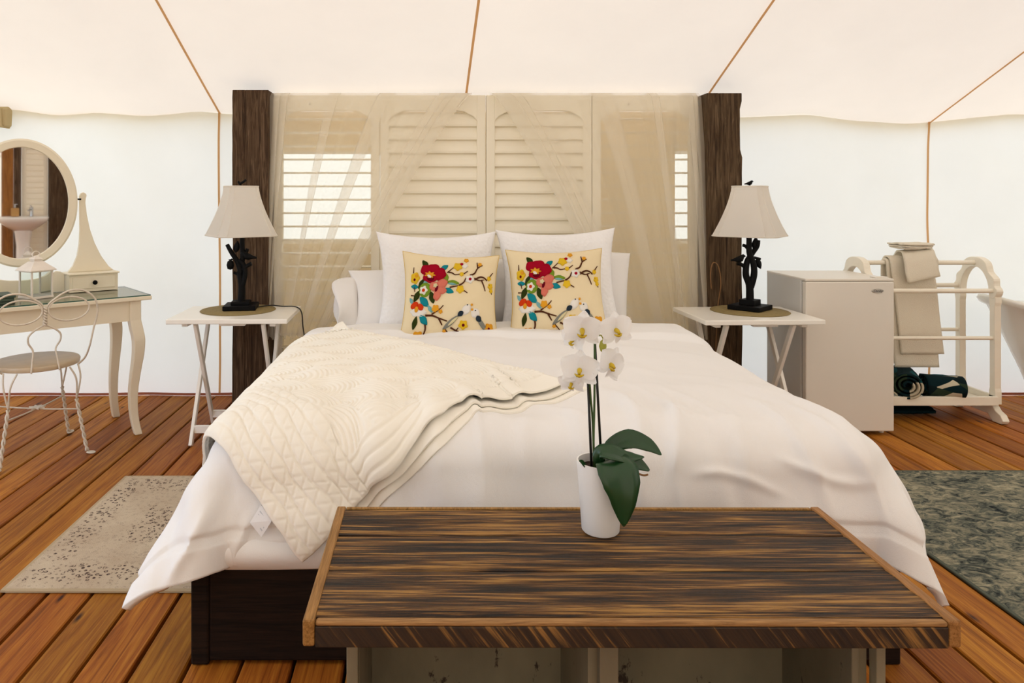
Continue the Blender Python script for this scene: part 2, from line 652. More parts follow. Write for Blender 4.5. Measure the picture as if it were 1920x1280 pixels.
# teal leaf-print towels
k = Nodes('leaf_print_towel')
v = k.coords((1, 1, 1), True)
wv = k.n('TexVoronoi', feature='F1')
wv.inputs['Scale'].default_value = 17
k.l(k.coords((0.5, 1.1, 1.2), True), wv.inputs['Vector'])
sep = k.n('SeparateColor')
k.l(wv.outputs['Color'], sep.inputs[0])
col = k.ramp(sep.outputs[0], [(0.0, srgb('#0b2327')), (0.35, srgb('#12484d')), (0.55, srgb('#2c3b2a')), (0.74, srgb('#0d1c1e')), (0.86, srgb('#c9bfa6'))], 'CONSTANT')
M['print_towel'] = k.principled(col, 0.9, k.bump(k.noise(v, 300, 2), 0.5, 0.003), 0.0, Specular_IOR_Level=0.1)
# white quilted sham
k = Nodes('white_matelasse')
v = k.coords()
vo = k.n('TexVoronoi')
vo.inputs['Scale'].default_value = 55
k.l(v, vo.inputs['Vector'])
M['sham'] = k.principled(k.ramp(k.noise(v, 4), [(0.3, srgb('#efebe8')), (0.7, srgb('#f8f5f3'))]), 0.9, k.bump(vo.outputs['Distance'], 0.45, 0.006), 0.0, Specular_IOR_Level=0.05)
for nm, hx in (('e_red', '#a8132a'), ('e_maroon', '#6d0f22'), ('e_pink', '#df7a66'), ('e_teal', '#1f8a95'), ('e_paleteal', '#7fb2b4'), ('e_green', '#7d9a32'),
               ('e_dark', '#36401c'), ('e_yellow', '#edc231'), ('e_orange', '#eba530'), ('e_brown', '#5a3422'), ('e_white', '#f6efe4'), ('e_vermilion', '#d8421c'), ('e_grey', '#8b8a80'), ('e_ink', '#2f3a44'), ('e_cream', '#e6d8a8')):
    M[nm] = fabric('thread_' + nm[2:], hx, 0, 900, 0.5, 0.12)

# ------------------------------------------------------------------ tent shell
BW = 4.66            # back wall
LX, RX = -3.1, 5.2
FW = -3.4
RIDGE = 0.6
SL = 0.409
_ex = [-3.1, -2.71, -2.44, -2.16, -1.85, -1.47, -1.357, -1.056, -0.366, 0.214, 0.67, 1.35, 2.02, 2.45, 2.74, 3.09, 3.23, 3.78, 4.2, 4.6, 5.0]
_ez = [1.87, 1.856, 1.825, 1.836, 1.808, 1.829, 1.815, 1.80, 1.818, 1.81, 1.80, 1.80, 1.791, 1.808, 1.77, 1.753, 1.763, 1.822, 1.80, 1.815, 1.81]


def eave(x):
    xs = np.linspace(LX - 0.3, RX + 0.3, 300)
    zs = np.interp(xs, _ex, _ez)
    ker = np.array([1, 2, 3, 2, 1]) / 9
    zs = np.convolve(np.pad(zs, 2, mode='edge'), ker, 'valid')
    return np.interp(x, xs, zs)


def roof_z(y):
    return 1.805 + SL * (BW - y) if y >= RIDGE else 1.805 + SL * (BW - RIDGE) - SL * (RIDGE - y)


WIN = [(-1.02, -0.28, 0.985, 1.575), (1.56, 1.75, 0.985, 1.575)]


def wall_mesh(x, t):
    """back wall surface: x across, t 0 floor .. 1 eave"""
    z = t * (eave(x) + 0.006)
    y = BW + 0.012 * fbm(x * 1.3, z * 0.5, 3, 3) + 0.010 * np.sin(x * 9 + z * 2.2 + 2 * vnoise(x * 0.7, z * 0.4, 5)) * (0.4 + 0.6 * (1 - t)) * sstep(0.0, 0.15, t)
    y = y + 0.02 * (ridge(x * 1.1 + z * 0.8, z * 0.35 - x * 0.2, 8) - 0.6) * sstep(0.05, 0.4, t) * (1 - sstep(0.9, 1.0, t))
    y = y + 0.02 * (1 - t) ** 4 * vnoise(x * 2.5, 0 * x, 9)
    return np.stack([x, y, z], -1)


xs = np.unique(np.concatenate([np.linspace(LX, RX, 240), [w[0] for w in WIN], [w[1] for w in WIN]]))
ts = np.linspace(0, 1, 60)
X, T = np.meshgrid(xs, ts)
P = wall_mesh(X, T)
mb = MB()
mb.v = [tuple(p) for p in P.reshape(-1, 3).tolist()]
nx = len(xs)
for i in range(len(ts) - 1):
    for j in range(nx - 1):
        cxm = (xs[j] + xs[j + 1]) / 2
        czm = P[i, j, 2] / 2 + P[i + 1, j, 2] / 2
        if any(w[0] < cxm < w[1] and w[2] < czm < w[3] for w in WIN):
            continue
        mb.f.append((i * nx + j, i * nx + j + 1, (i + 1) * nx + j + 1, (i + 1) * nx + j))
wall_back = structure(mb.build('wall_back', M['canvas_wall'], smooth=True), 'white canvas tent wall behind the bed', 'wall')


def strip(name, path, w, parent, mat, axis=(1, 0, 0), off=(0, -0.008, 0), t=0.006):
    """flat tape following a path"""
    m = MB()
    ax = Vector(axis).normalized() * (w / 2)
    top = [Vector(p) + Vector(off) for p in path]
    A = np.array([[tuple(p - ax), tuple(p + ax)] for p in top])
    m.grid(A)
    return m.build(name, mat, parent, smooth=True)


for x0, x1 in ((-1.357, -1.357), (3.205, 3.231)):
    tt = np.linspace(0.01, 1, 40)
    xx = x0 + (x1 - x0) * tt
    strip('seam_tape', wall_mesh(xx, tt).tolist(), 0.014, wall_back, M['seam'])
tt = np.linspace(LX + 0.02, RX - 0.02, 200)
hp = wall_mesh(tt, 0 * tt + 0.006)
strip('hem_strip', hp.tolist(), 0.016, wall_back, M['hem'], (0, 0, 1), (0, -0.010, 0.002))
for i, w in enumerate(WIN):
    m = MB()
    m.grid(np.array([[(w[0], BW + 0.03, w[2]), (w[1], BW + 0.03, w[2])], [(w[0], BW + 0.03, w[3]), (w[1], BW + 0.03, w[3])]]))
    wn = structure(m.build('window_%d' % (i + 1), M['film']), ('pale window film behind the far left shutter' if i == 0 else 'pale window film behind the far right shutter'), 'window')
    f = MB()
    for zz in (w[2], w[3]):
        f.box(((w[0] + w[1]) / 2, BW - 0.005, zz), (w[1] - w[0] + 0.05, 0.02, 0.03))
    for xx in (w[0], w[1]):
        f.box((xx, BW - 0.005, (w[2] + w[3]) / 2), (0.03, 0.02, w[3] - w[2]))
    f.build('window_frame', M['canvas_wall'], wn)

# added canvas layer that dims the wall behind the headboard, open at the windows
m = MB()
LY = BW - 0.075
cuts = [-1.13, WIN[0][0], WIN[0][1], WIN[1][0], WIN[1][1], 1.80]
for a, b in zip(cuts[:-1], cuts[1:]):
    ranges = [(0.02, 1.825)]
    if (a, b) in [(w[0], w[1]) for w in WIN]:
        ranges = [(0.02, 0.985), (1.575, 1.825)]
    for z0, z1 in ranges:
        m.add([(a, LY, z0), (b, LY, z0), (b, LY, z1), (a, LY, z1)], [(0, 1, 2, 3)])
lin = m.build('dimming_layer', M['canvas_dimming'], solidify=0.004, soff=0)
structure(lin, 'added beige canvas layer dimming the wall behind the shutter headboard', 'wall')

# roof: slope above the bed, then the far slope behind the camera
def roof_part(name, y0, y1, label, back):
    n = 60
    xs = np.linspace(LX - 0.02, RX + 0.02, 180)
    tt = np.linspace(0, 1, n)
    X, T = np.meshgrid(xs, tt)
    if back:
        z0 = eave(X) - 0.02
        Y = BW + 0.06 + (RIDGE - BW - 0.06) * T
        zr = 1.805 + SL * (BW - RIDGE)
        Z = z0 + (zr - z0) * T
        seams = np.array([-4.0, -1.357, 0.214, 1.70, 3.231, 4.8])
        d = np.min(np.abs(X[..., None] - seams), -1)
        Z = Z - 0.035 * np.sin(PI * T) * sstep(0, 0.75, d) + 0.010 * fbm(X * 1.2, T * 3, 3, 12)
        Z = Z + 0.012 * np.sin(X * 14 + T * 6) * np.exp(-((X - 3.9) / 0.35) ** 2) * sstep(0.02, 0.12, T)
    else:
        Y = RIDGE + (FW - 0.02 - RIDGE) * T
        Z = 1.805 + SL * (BW - RIDGE) - SL * (RIDGE - Y)
    m = MB()
    m.grid(np.stack([X, Y, Z], -1))
    return structure(m.build(name, M['canvas_roof'], smooth=True), label, 'ceiling'), np.stack([X, Y, Z], -1)


ceil, RP = roof_part('ceiling', BW, RIDGE, 'cream canvas tent roof sloping up over the bed', True)
roof_part('ceiling_front', RIDGE, FW, 'cream canvas tent roof behind the viewer', False)
for xs_, ye in ((-1.357, -1.357), (0.214, 0.214), (1.70, 1.70), (3.231, 3.231)):
    j = int(np.argmin(np.abs(RP[0, :, 0] - xs_)))
    fx = (xs_ - RP[0, j, 0])
    path = [(xs_ + 0.0 + 0.10 * (t / 59) * (1 if abs(xs_ - 0.214) < 1e-3 else 0), RP[t, j, 1], RP[t, j, 2]) for t in range(60)]
    strip('seam_tape', path, 0.014, ceil, M['seam'], (1, 0, 0), (0, -0.003, -0.007))


def side_wall(name, x, doors, label):
    """gable wall with door openings (y0, y1, height)"""
    m = MB()
    ys = sorted(set([FW, RIDGE, BW] + [d[0] for d in doors] + [d[1] for d in doors] + list(np.linspace(FW, BW, 30))))
    for a, b in zip(ys[:-1], ys[1:]):
        lo = 0.0
        for d in doors:
            if d[0] <= a and b <= d[1]:
                lo = d[2]
        m.add([(x, a, lo), (x, b, lo), (x, b, roof_z(b) + 0.06), (x, a, roof_z(a) + 0.06)], [(0, 1, 2, 3)])
    return structure(m.build(name, M['canvas_wall']), label, 'wall')


side_wall('wall_left', LX, [(0.2, 3.05, 2.0)], 'white canvas side wall with a doorway beside the dressing table')
side_wall('wall_right', RX, [], 'white canvas side wall beyond the bathtub')
m = MB()
for a, b, lo in ((LX, RX, 0),):
    m.add([(a, FW, lo), (b, FW, lo), (b, FW, roof_z(FW)), (a, FW, roof_z(FW))], [(0, 1, 2, 3)])
structure(m.build('wall_front', M['canvas_front']), 'canvas wall behind the viewer', 'wall')

# folded canvas flap tied up in the far left corner
flap = thing('canvas_flap', 'tan folded canvas flap tied up in the far left tent corner', 'canvas flap', (-2.88, BW - 0.06, 1.73))
m = MB()
m.prism([(-0.05, 0.0), (0.02, 0.0), (0.03, 0.11), (-0.01, 0.13), (-0.06, 0.11)], 0.40, 'x')
m.build('folded_canvas', M['tan_canvas'], flap, bevel=0.01)
m = MB()
m.box((0.17, -0.015, 0.055), (0.02, 0.10, 0.125))
m.build('tie_strap', M['tan_canvas'], flap, bevel=0.005)

# ------------------------------------------------------------------ ground and deck
m = MB()
m.box((0, 0, -0.36), (60, 60, 0.1))
structure(m.build('ground', M['grass']), 'bare ground around the tent platform', 'ground')
m = MB()
m.box(((LX + RX) / 2, (FW + BW) / 2, -0.075), (RX - LX + 0.4, BW - FW + 0.4, 0.06))
floor = structure(m.build('floor', M['subfloor']), 'wooden deck floor of reddish cedar boards', 'floor')
PITCH = 0.1439
n0 = int((LX - 0.1) / PITCH)
gap = 0.011
mpl = MB()
mpl.box((0, (FW + BW) / 2, -0.018), (PITCH - gap, BW - FW + 0.3, 0.036))
first = mpl.build('plank', M['deck'], floor, bevel=0.004, seg=1)
xk = -1.022
count = 0
x = xk - PITCH * math.floor((xk - (LX - 0.05)) / PITCH)
while x < RX + 0.1:
    o = first if count == 0 else first.copy()
    if count:
        COL.objects.link(o)
    o.location = (x, 0, -0.001 * (count % 3))
    count += 1
    x += PITCH

# ------------------------------------------------------------------ rugs
def rug_obj(name, label, x0, x1, y0, y1, mat, edge):
    t = thing(name, label, 'rug', ((x0 + x1) / 2, (y0 + y1) / 2, 0))
    w, d = x1 - x0, y1 - y0
    m = MB()
    m.box((0, 0, 0.0055), (w - 0.02, d - 0.02, 0.009))
    m.build('pile', mat, t)
    m = MB()
    for s in (-1, 1):
        m.box((s * (w / 2 - 0.008), 0, 0.005), (0.02, d, 0.0095))
        m.box((0, s * (d / 2 - 0.008), 0.005), (w - 0.03, 0.02, 0.0095))
    m.build('bound_edge', edge, t, bevel=0.003)
    return t


rug_obj('area_rug', 'faded beige rug with small dark floral print left of the bed', -1.39, -0.69, 2.33, 3.29, M['rug_beige'], M['rug_edge'])
rug_obj('area_rug', 'worn blue grey patterned rug right of the bed', 1.78, 3.5, 1.15, 3.355, M['rug_grey'], M['rug_edge_dark'])

# ------------------------------------------------------------------ headboard: timber posts and four louvred shutters
head = thing('headboard', 'tall headboard of cream louvred shutters between dark timber posts', 'headboard', (0.335, 4.3, 0))
def post(xa, xb, top):
    m = MB()
    nz = 40
    w = xb - xa
    rings = []
    for i in range(nz + 1):
        z = top * i / nz
        j = lambda s: 0.004 * float(fbm(np.array(z * 3.0 + s), np.array(s * 2.0), 3, 21))
        notch = 0.012 if (xa > 1 and 0.82 < i / nz < 0.965 and i / nz != 1) else 0.0
        xl, xr = xa + j(1), xb + j(2) - notch
        yf, yb = 4.2 + j(3), 4.36
        rings.append([(xl, yf, z), (xl + w * 0.33, yf + j(5) * 0.4, z), (xl + w * 0.355, yf + 0.006, z), (xl + w * 0.37, yf + j(6) * 0.4, z), (xr, yf + j(4), z), (xr, yb, z), (xl, yb, z)])
    m.rings(rings)
    m.v = [(a - 0.335, b - 4.3, c) for a, b, c in m.v]
    return m.build('post', M['post'], head, bevel=0.003, seg=1)
post(-1.154, -0.943, 1.908)
post(1.618, 1.823, 1.890)
SW = 0.637
def shutter_frame(parent, w, h, arch=True):
    st = 0.052
    m = MB()
    for s in (-1, 1):
        m.box((s * (w / 2 - st / 2 - 0.002), 0, h / 2), (st, 0.034, h))
    m.box((0, 0, 0.09), (w - 2 * st, 0.034, 0.18))
    zi = h - 0.155
    iw = w / 2 - st
    if arch:
        arc = [(-iw, h), (-iw, zi), (-iw + 0.025, zi + 0.028), (-iw + 0.075, zi + 0.055), (-iw + 0.125, zi + 0.062),
               (iw - 0.125, zi + 0.062), (iw - 0.075, zi + 0.055), (iw - 0.025, zi + 0.028), (iw, zi), (iw, h)]
        m.prism(arc, 0.034, 'y')
    else:
        m.box((0, 0, h - 0.06), (w - 2 * st, 0.034, 0.12))
    return m.build('shutter_panel', M['shutter'], parent, bevel=0.003, seg=1)
slat_me = None
def slat_set(panel, w, z0, z1, tilt, pitch=0.0805, sw=0.086):
    global slat_me
    z = z0
    while z <= z1 + 1e-4:
        if slat_me is None:
            mm = MB()
            n = 8
            prof = [(0.5 * sw * math.cos(2 * PI * k / n), 0.006 * math.sin(2 * PI * k / n)) for k in range(n)]
            mm.prism(prof, w, 'x')
            ob = mm.build('slat', M['shutter'], panel, smooth=False)
            slat_me = ob.data
        else:
            ob = bpy.data.objects.new('slat', slat_me)
            COL.objects.link(ob)
            ob.parent = panel
        ob.location = (0, 0, z)
        ob.rotation_euler = (tilt, 0, 0)
        z += pitch
for i, tilt in enumerate((0.0, 1.30, 1.30, 0.0)):
    p = shutter_frame(head, SW, 1.894)
    p.location = (-0.954 + SW * i + 0.0, 0.0375, 0)
    slat_set(p, SW - 0.104, 0.22, 1.80, tilt)
    hw = MB()
    for hz in (1.84,):
        hw.tube([(-0.1, -0.024, hz), (-0.1, -0.015, hz)], 0.004, 8)
    hw.build('screw', M['gasket'], p)

# ------------------------------------------------------------------ sheer netting draped over the headboard
def curtain(name, label, top, bot, z_top, z_bot, nf, amp, left):
    ns, nt = 260, 60
    S, T = np.meshgrid(np.linspace(0, 1, ns), np.linspace(0, 1, nt))
    warp = S + 0.05 * np.sin(S * 9.0) / 2
    inner = S if left else 1 - S
    body = np.clip(inner / 0.70, 0, 1)
    zig = np.interp(inner, [0, .04, .07, .12, .15, .30, .34, .38, .52, .56, .60, .72, .76, .80, .86, .91, .96, 1], [0, .06, .02, .10, .06, .36, .30, .40, .62, .55, .66, .88, .82, .93, .87, .99, .91, 1.0])
    E_ = zig if left else 1 - zig
    e = T ** 0.85
    xt = np.interp(E_, [p[0] for p in top], [p[1] for p in top])
    xb = np.interp(E_, [p[0] for p in bot], [p[1] for p in bot])
    Xc = xt + (xb - xt) * e
    bulge = 0.03 * np.sin(PI * np.clip(T * 1.1, 0, 1))
    ph = 2 * PI * nf * warp + 1.5 * vnoise(S * 6, T * 1.5, 31)
    A = amp * (0.25 + 0.75 * T)
    Yc = 4.258 - 0.035 * T - 0.012 * sstep(0.70, 1.0, inner) + A * np.sin(ph) - 0.02 * np.abs(vnoise(S * 12, T * 2, 33))
    Xc = Xc + 0.45 * A * np.sin(2 * ph + 1.0)
    Zc = z_top + (z_bot - z_top) * T + 0.01 * np.sin(ph) * T
    sag = 0.02 * np.abs(np.sin(S * 20)) * (1 - T)
    Zc = Zc - 0 * sag
    Pm = np.stack([Xc, np.minimum(Yc, 4.30), Zc], -1)
    cap_ = Pm[0:1].copy()
    cap_[..., 1] = 4.37
    cap_[..., 2] = z_top + 0.004 + 0.006 * np.abs(vnoise(S[0:1] * 30, 0 * S[0:1], 35))
    back = cap_.copy()
    back[..., 1] = 4.375
    back[..., 2] = z_top - 0.12
    edge = Pm[0:1].copy()
    edge[..., 2] = z_top + 0.006
    edge[..., 1] = 4.29
    full = np.concatenate([back, cap_, edge, Pm[1:]], 0)
    m = MB()
    m.grid(full)
    o = m.build(name, M['net'], smooth=True)
    return tag(o, label, 'netting', 'sheer nets over the headboard')
curtain('sheer_netting', 'sheer white netting swept to the left over the shutters', [(0, -0.95), (0.55, -0.30), (0.8, 0.04), (1, 0.25)],
        [(0, -0.98), (0.3, -0.86), (0.6, -0.76), (1, -0.62)], 1.897, 0.46, 12, 0.014, True)
curtain('sheer_netting', 'sheer white netting swept to the right over the shutters', [(0, 0.36), (0.25, 0.70), (0.5, 1.18), (1, 1.60)],
        [(0, 1.13), (0.3, 1.30), (0.6, 1.46), (1, 1.66)], 1.897, 0.46, 12, 0.014, False)

# ------------------------------------------------------------------ bed
bed = thing('bed', 'low dark timber platform bed with a white mattress', 'bed', (0.335, 3.05, 0))
bx0, bx1, by0, by1 = -0.655, 1.29, 1.97, 4.17
def bedbox(name, x0, x1, y0, y1, z0, z1, mat, bev=0.006, par=bed):
    m = MB()
    m.box(((x0 + x1) / 2 - 0.335, (y0 + y1) / 2 - 3.05, (z0 + z1) / 2), (x1 - x0, y1 - y0, z1 - z0))
    return m.build(name, mat, par, bevel=bev)
bedbox('foot_board', bx0 + 0.05, bx1 - 0.05, by0 + 0.002, by0 + 0.05, 0.01, 0.30, M['platform'])
for s, xx in ((-1, bx0), (1, bx1 - 0.05)):
    bedbox('corner_post', xx, xx + 0.05, by0, by0 + 0.06, 0.0, 0.30, M['platform'])
    bedbox('side_board', xx, xx + 0.045, by0 + 0.062, by1, 0.01, 0.30, M['platform'])
bedbox('base_panel', bx0 + 0.05, bx1 - 0.05, by0 + 0.055, by1, 0.25, 0.295, M['platform'])
bedbox('mattress', bx0 + 0.04, bx1 - 0.01, by0 + 0.09, by1, 0.30, 0.535, M['sheet'], 0.05)

# duvet: a cloth surface wrapped over the mattress
XL, XR, YF, ZT, RR = -0.66, 1.34, 2.00, 0.595, 0.12
CREASES = [(0.62, 2.42, 0.55, 1.80, 0.022, 0.016), (0.74, 2.38, 0.66, 1.85, 0.018, 0.012), (0.88, 2.30, 0.90, 1.82, 0.030, 0.014), (1.02, 2.34, 1.10, 1.80, 0.020, 0.018),
           (1.12, 2.28, 1.22, 1.84, 0.018, 0.014), (0.46, 2.25, 0.40, 1.85, 0.024, 0.010), (0.30, 2.20, 0.27, 1.85, 0.030, 0.010), (-0.62, 1.93, -0.74, 1.70, 0.022, 0.016), (-0.52, 1.86, -0.50, 1.70, 0.016, 0.014),
           (0.5, 2.9, 1.2, 2.55, 0.045, 0.006), (0.7, 3.15, 1.25, 3.0, 0.05, 0.006), (0.95, 1.98, 1.25, 1.93, 0.016, 0.012), (0.7, 1.93, 1.0, 1.90, 0.014, 0.010)]
def drape(u, v):
    u = np.asarray(u, float)
    v = np.asarray(v, float)
    cu = np.clip(u, XL + RR, XR - RR)
    cv = np.maximum(v, YF + RR)
    ex, ey = u - cu, v - cv
    e = np.hypot(ex, ey)
    es = np.maximum(e, 1e-9)
    dx, dy = ex / es, ey / es
    cor = np.where(e > 1e-6, 2 * np.abs(ex * ey) / es ** 2, 0)
    thm = (PI / 2) * (0.95 - np.where(u > 0.3, 0.26, 0.40) * cor)
    th = np.minimum(e / RR, thm)
    extra = np.maximum(0, e - RR * thm)
    # bulging fall: puffed out half way, pulled in at the hem
    h = RR * np.sin(th) + extra * np.cos(thm)
    g = RR * (1 - np.cos(th)) + extra * np.sin(thm)
    fold = 0.035 * np.sin(np.arctan2(np.abs(ey), np.abs(ex) + 1e-9) * 6 + 0.6) * cor ** 0.7 * sstep(0.1, 0.4, e)
    puff = 0.02 * np.sin(PI * np.clip(extra / 0.26, 0, 1)) ** 2 + 0.022 * fbm(u * 3.0, v * 3.0, 2, 41) * sstep(0.05, 0.3, e)
    h = h + fold + puff
    x = cu + dx * h
    y = cv + dy * h
    crown = 0.035 * np.clip(1 - ((cu - 0.34) / 1.0) ** 2, 0, 1)
    z = ZT + crown - g
    top = 1 - sstep(0.0, RR, e)
    z = z + 0.012 * fbm(u * 2.2, v * 2.2, 3, 43) * (0.4 + 0.6 * top)
    # turned-back head end
    z = z + 0.028 * sstep(3.36, 3.42, v + 0.05 * np.sin(u * 1.7)) * (1 - sstep(3.62, 3.80, v) * 1.0)
    z = z - 0.05 * sstep(3.62, 3.80, v)
    # creases near the foot, and finer ones everywhere
    near = sstep(2.9, 2.1, v)
    cr = ridge(u * 3.0 + 0.7 * v, v * 0.8 + 0.5 * u, 45) * 0.028 + 0.016 * ridge(u * 7.0 + 0.8 * v, v * 1.4 + 0.6 * u, 46)
    z = z + cr * near * (0.4 + 0.6 * top)
    y = y - cr * near * (1 - top) * 0.6
    cr2 = ridge(u * 1.4 - v * 0.6, v * 2.6, 47) * 0.008
    z = z + cr2 * top
    # single creases pulled over the foot edge and along the sides
    for (ua, va, ub, vb, wd, ht) in CREASES:
        du_, dv_ = ub - ua, vb - va
        L2 = du_ ** 2 + dv_ ** 2
        t_ = ((u - ua) * du_ + (v - va) * dv_) / L2
        dist = ((u - ua) * dv_ - (v - va) * du_) / math.sqrt(L2) + 0.02 * np.sin(t_ * 4 + ua * 9)
        k_ = ht * np.exp(-(dist / wd) ** 2) * sstep(-0.05, 0.3, t_) * (1 - sstep(0.65, 1.05, t_))
        z = z + k_ * (0.35 + 0.65 * top)
        y = y - k_ * (1 - top) * np.where(ey < -0.02, 1.0, 0.0)
    return np.stack([x, y, z], -1)
def normals(P):
    du = np.gradient(P, axis=1)
    dv = np.gradient(P, axis=0)
    n = np.cross(du, dv)
    return n / np.maximum(np.linalg.norm(n, axis=-1, keepdims=True), 1e-9)
us = np.linspace(XL + RR - 0.39, XR - RR + 0.33, 300)
vs_ = np.linspace(YF + RR - 0.40, 3.80, 300)
U, V = np.meshgrid(us, vs_)
P = drape(U, V)
N = normals(P)
hem_e = (YF + RR) - V
crease = -0.010 * np.exp(-((hem_e - 0.30) / 0.008) ** 2) - 0.006 * np.exp(-((hem_e - 0.315) / 0.006) ** 2)
P = P + N * crease[..., None]
m = MB()
m.grid(P)
duvet = m.build('duvet', M['white_linen'], smooth=True, solidify=0.024, soff=-1.0, fixn=False)
tag(duvet, 'puffy white duvet spread over the bed, hanging at the foot', 'duvet')
# inner bag edge showing below the hem
m = MB()
uu = np.linspace(XL + 0.10, XR - 0.40, 160)
tt = np.linspace(0, 1, 24)
U2, T2 = np.meshgrid(uu, tt)
Yb = YF - 0.020 - 0.040 * np.sin(PI * T2) * (0.7 + 0.3 * vnoise(U2 * 5, T2, 51))
Zb = 0.36 - 0.09 * T2 + 0.012 * vnoise(U2 * 4, 0 * U2, 53)
m.grid(np.stack([U2, Yb, Zb], -1))
m.build('inner_layer', M['white_linen'], duvet, smooth=True, solidify=0.01)

# cream quilt folded in layers, thrown diagonally across the left of the bed
qc = np.array([-0.34, 1.75])
qa = np.array([0.757, 0.653])
qb = np.array([-0.653, 0.757])
def quilt_layer(name, a0, a1, b0, b1, lift, na, nb, parent, pattern, thick):
    A, B = np.meshgrid(np.linspace(a0, a1, na), np.linspace(b0, b1, nb))
    wob = 0.016 * np.sin(A * 6.0 + 0.8) * sstep(0.5, 1.0, A) - 0.05 * sstep(0.75, 1.06, A)
    U = qc[0] + qa[0] * A + qb[0] * B
    V = qc[1] + qa[1] * A + qb[1] * B + wob * (1 - sstep(0, 0.5, B))
    P = drape(U, V)
    N = normals(P)
    d = lift + 0 * A
    if pattern:
        # rows of channel stitching with zigzag along both hems, scallops in the middle
        def chan(t, s):
            grooves = np.exp(-(((t / 0.034 + 0.5) % 1 - 0.5) * 0.034 / 0.0035) ** 2)
            zz = np.abs(((s / 0.05) % 1) - 0.5) * 2
            rowf = (t / 0.034) % 1
            z = np.exp(-((rowf - zz) * 0.034 / 0.004) ** 2)
            return 0.0055 - 0.0055 * grooves - 0.0022 * z
        border_a = A < 0.0
        wa, wb = 0.24, 0.10
        ta, tb = A, B
        pb = chan(A, B)
        pa = 0.0045 - 0.0045 * np.exp(-(((B / 0.03 + 0.5) % 1 - 0.5) * 0.03 / 0.0035) ** 2)
        # scallop shells
        cell = 0.17
        ca = (np.floor(A / cell) + 0.5) * cell
        row = np.floor(A / cell)
        Bs = B + (row % 2) * cell / 2
        cb = (np.floor(Bs / cell) + 0.5) * cell
        rr = np.hypot(A - ca + cell / 2, Bs - cb)
        sc = 0.0045 - 0.0045 * np.exp(-(((rr / 0.016 + 0.5) % 1 - 0.5) * 0.016 / 0.0036) ** 2)
        inb = A < wa
        ina = B < wb
        pat = np.where(inb, pb, np.where(ina, pa * (1 - sstep(0.55, 0.75, A)), sc))
        edge = np.minimum(A - a0, B - b0)
        pat = pat * sstep(0.0, 0.012, edge) + 0.004
        d = d + pat
    P = P + N * d[..., None]
    m = MB()
    m.grid(P)
    keep = (U > -0.96).reshape(-1)
    m.f = [f_ for f_ in m.f if all(keep[i_] for i_ in f_)]
    return m.build(name, M['quilt'], parent, smooth=True, solidify=thick, soff=-1.0, fixn=False)
quilt = quilt_layer('quilt', 0.0, 1.06, 0.0, 1.35, 0.030, 300, 380, None, True, 0.007)
tag(quilt, 'cream stitched quilt folded and thrown diagonally over the white duvet', 'quilt')
quilt_layer('lower_fold', 0.12, 1.085, -0.026, 0.05, 0.016, 220, 30, quilt, False, 0.008)
quilt_layer('lower_fold', 0.20, 1.10, -0.052, 0.03, 0.006, 220, 30, quilt, False, 0.008)
# care label on its left hem
tp = drape(np.array([[qc[0] + qb[0] * 0.125, qc[0] + qb[0] * 0.175], [qc[0] + qb[0] * 0.125 - 0.03, qc[0] + qb[0] * 0.175 - 0.03]]),
           np.array([[qc[1] + qb[1] * 0.125, qc[1] + qb[1] * 0.175], [qc[1] + qb[1] * 0.125 - 0.04, qc[1] + qb[1] * 0.175 - 0.04]]))
c0, c1, c2, c3 = [Vector(p) for p in tp.reshape(-1, 3)]
nrm = (c1 - c0).cross(c2 - c0).normalized()
if nrm.y > 0:
    nrm = -nrm
m = MB()
q = [c0 + nrm * 0.02, c1 + nrm * 0.02, c3 + nrm * 0.013, c2 + nrm * 0.013]
m.add(q, [(0, 1, 2, 3)])
tg = m.build('care_label', M['tagwhite'], quilt, solidify=0.002, soff=0)
tg['label'] = 'small white care label with faint print'
m = MB()
for k_ in range(4):
    f0 = 0.2 + 0.17 * k_
    a = q[0].lerp(q[3], f0)
    b = q[1].lerp(q[2], f0)
    a, b = a.lerp(b, 0.15), a.lerp(b, 0.85)
    down = (q[3] - q[0]) * 0.07
    m.add([a + nrm * 0.002, b + nrm * 0.002, b + down + nrm * 0.002, a + down + nrm * 0.002], [(0, 1, 2, 3)])
m.build('label_print', M['tagprint'], tg)

# ------------------------------------------------------------------ pillows and cushions
def pillow_surface(u, v, w, h, T, pinch, seed, side=-1):
    """u, v in -1..1; local x right, z up, y depth (front is negative)"""
    ou = u * w / 2 * (1 - pinch * (1 - v ** 2) * np.abs(u) ** 3)
    ov = v * h / 2 * (1 - pinch * (1 - u ** 2) * np.abs(v) ** 3)
    t = T * np.clip((1 - u ** 2) * (1 - v ** 2), 0, 1) ** 0.42
    t = t * (1 + 0.10 * fbm(u * 1.7, v * 1.7, 2, seed))
    y = side * t
    return np.stack([ou, y, ov], -1)
def pillow_mesh(w, h, T, pinch, seed, n=46):
    a = np.sin(np.linspace(-PI / 2, PI / 2, n))
    U, V = np.meshgrid(a, a)
    m = MB()
    F = pillow_surface(U, V, w, h, T, pinch, seed, -1)
    B = pillow_surface(U, V, w, h, T, pinch, seed + 3, 1)
    m.grid(F)
    m.grid(B[:, ::-1])
    return m
def pose(o, loc, lean, yaw=0.0, roll=0.0):
    o.location = loc
    o.rotation_euler = (Matrix.Rotation(yaw, 4, 'Z') @ Matrix.Rotation(-lean, 4, 'X') @ Matrix.Rotation(roll, 4, 'Y')).to_euler()
def merge(o):
    bm = bmesh.new()
    bm.from_mesh(o.data)
    bmesh.ops.remove_doubles(bm, verts=bm.verts, dist=0.0004)
    bmesh.ops.recalc_face_normals(bm, faces=bm.faces)
    bm.to_mesh(o.data)
    bm.free()
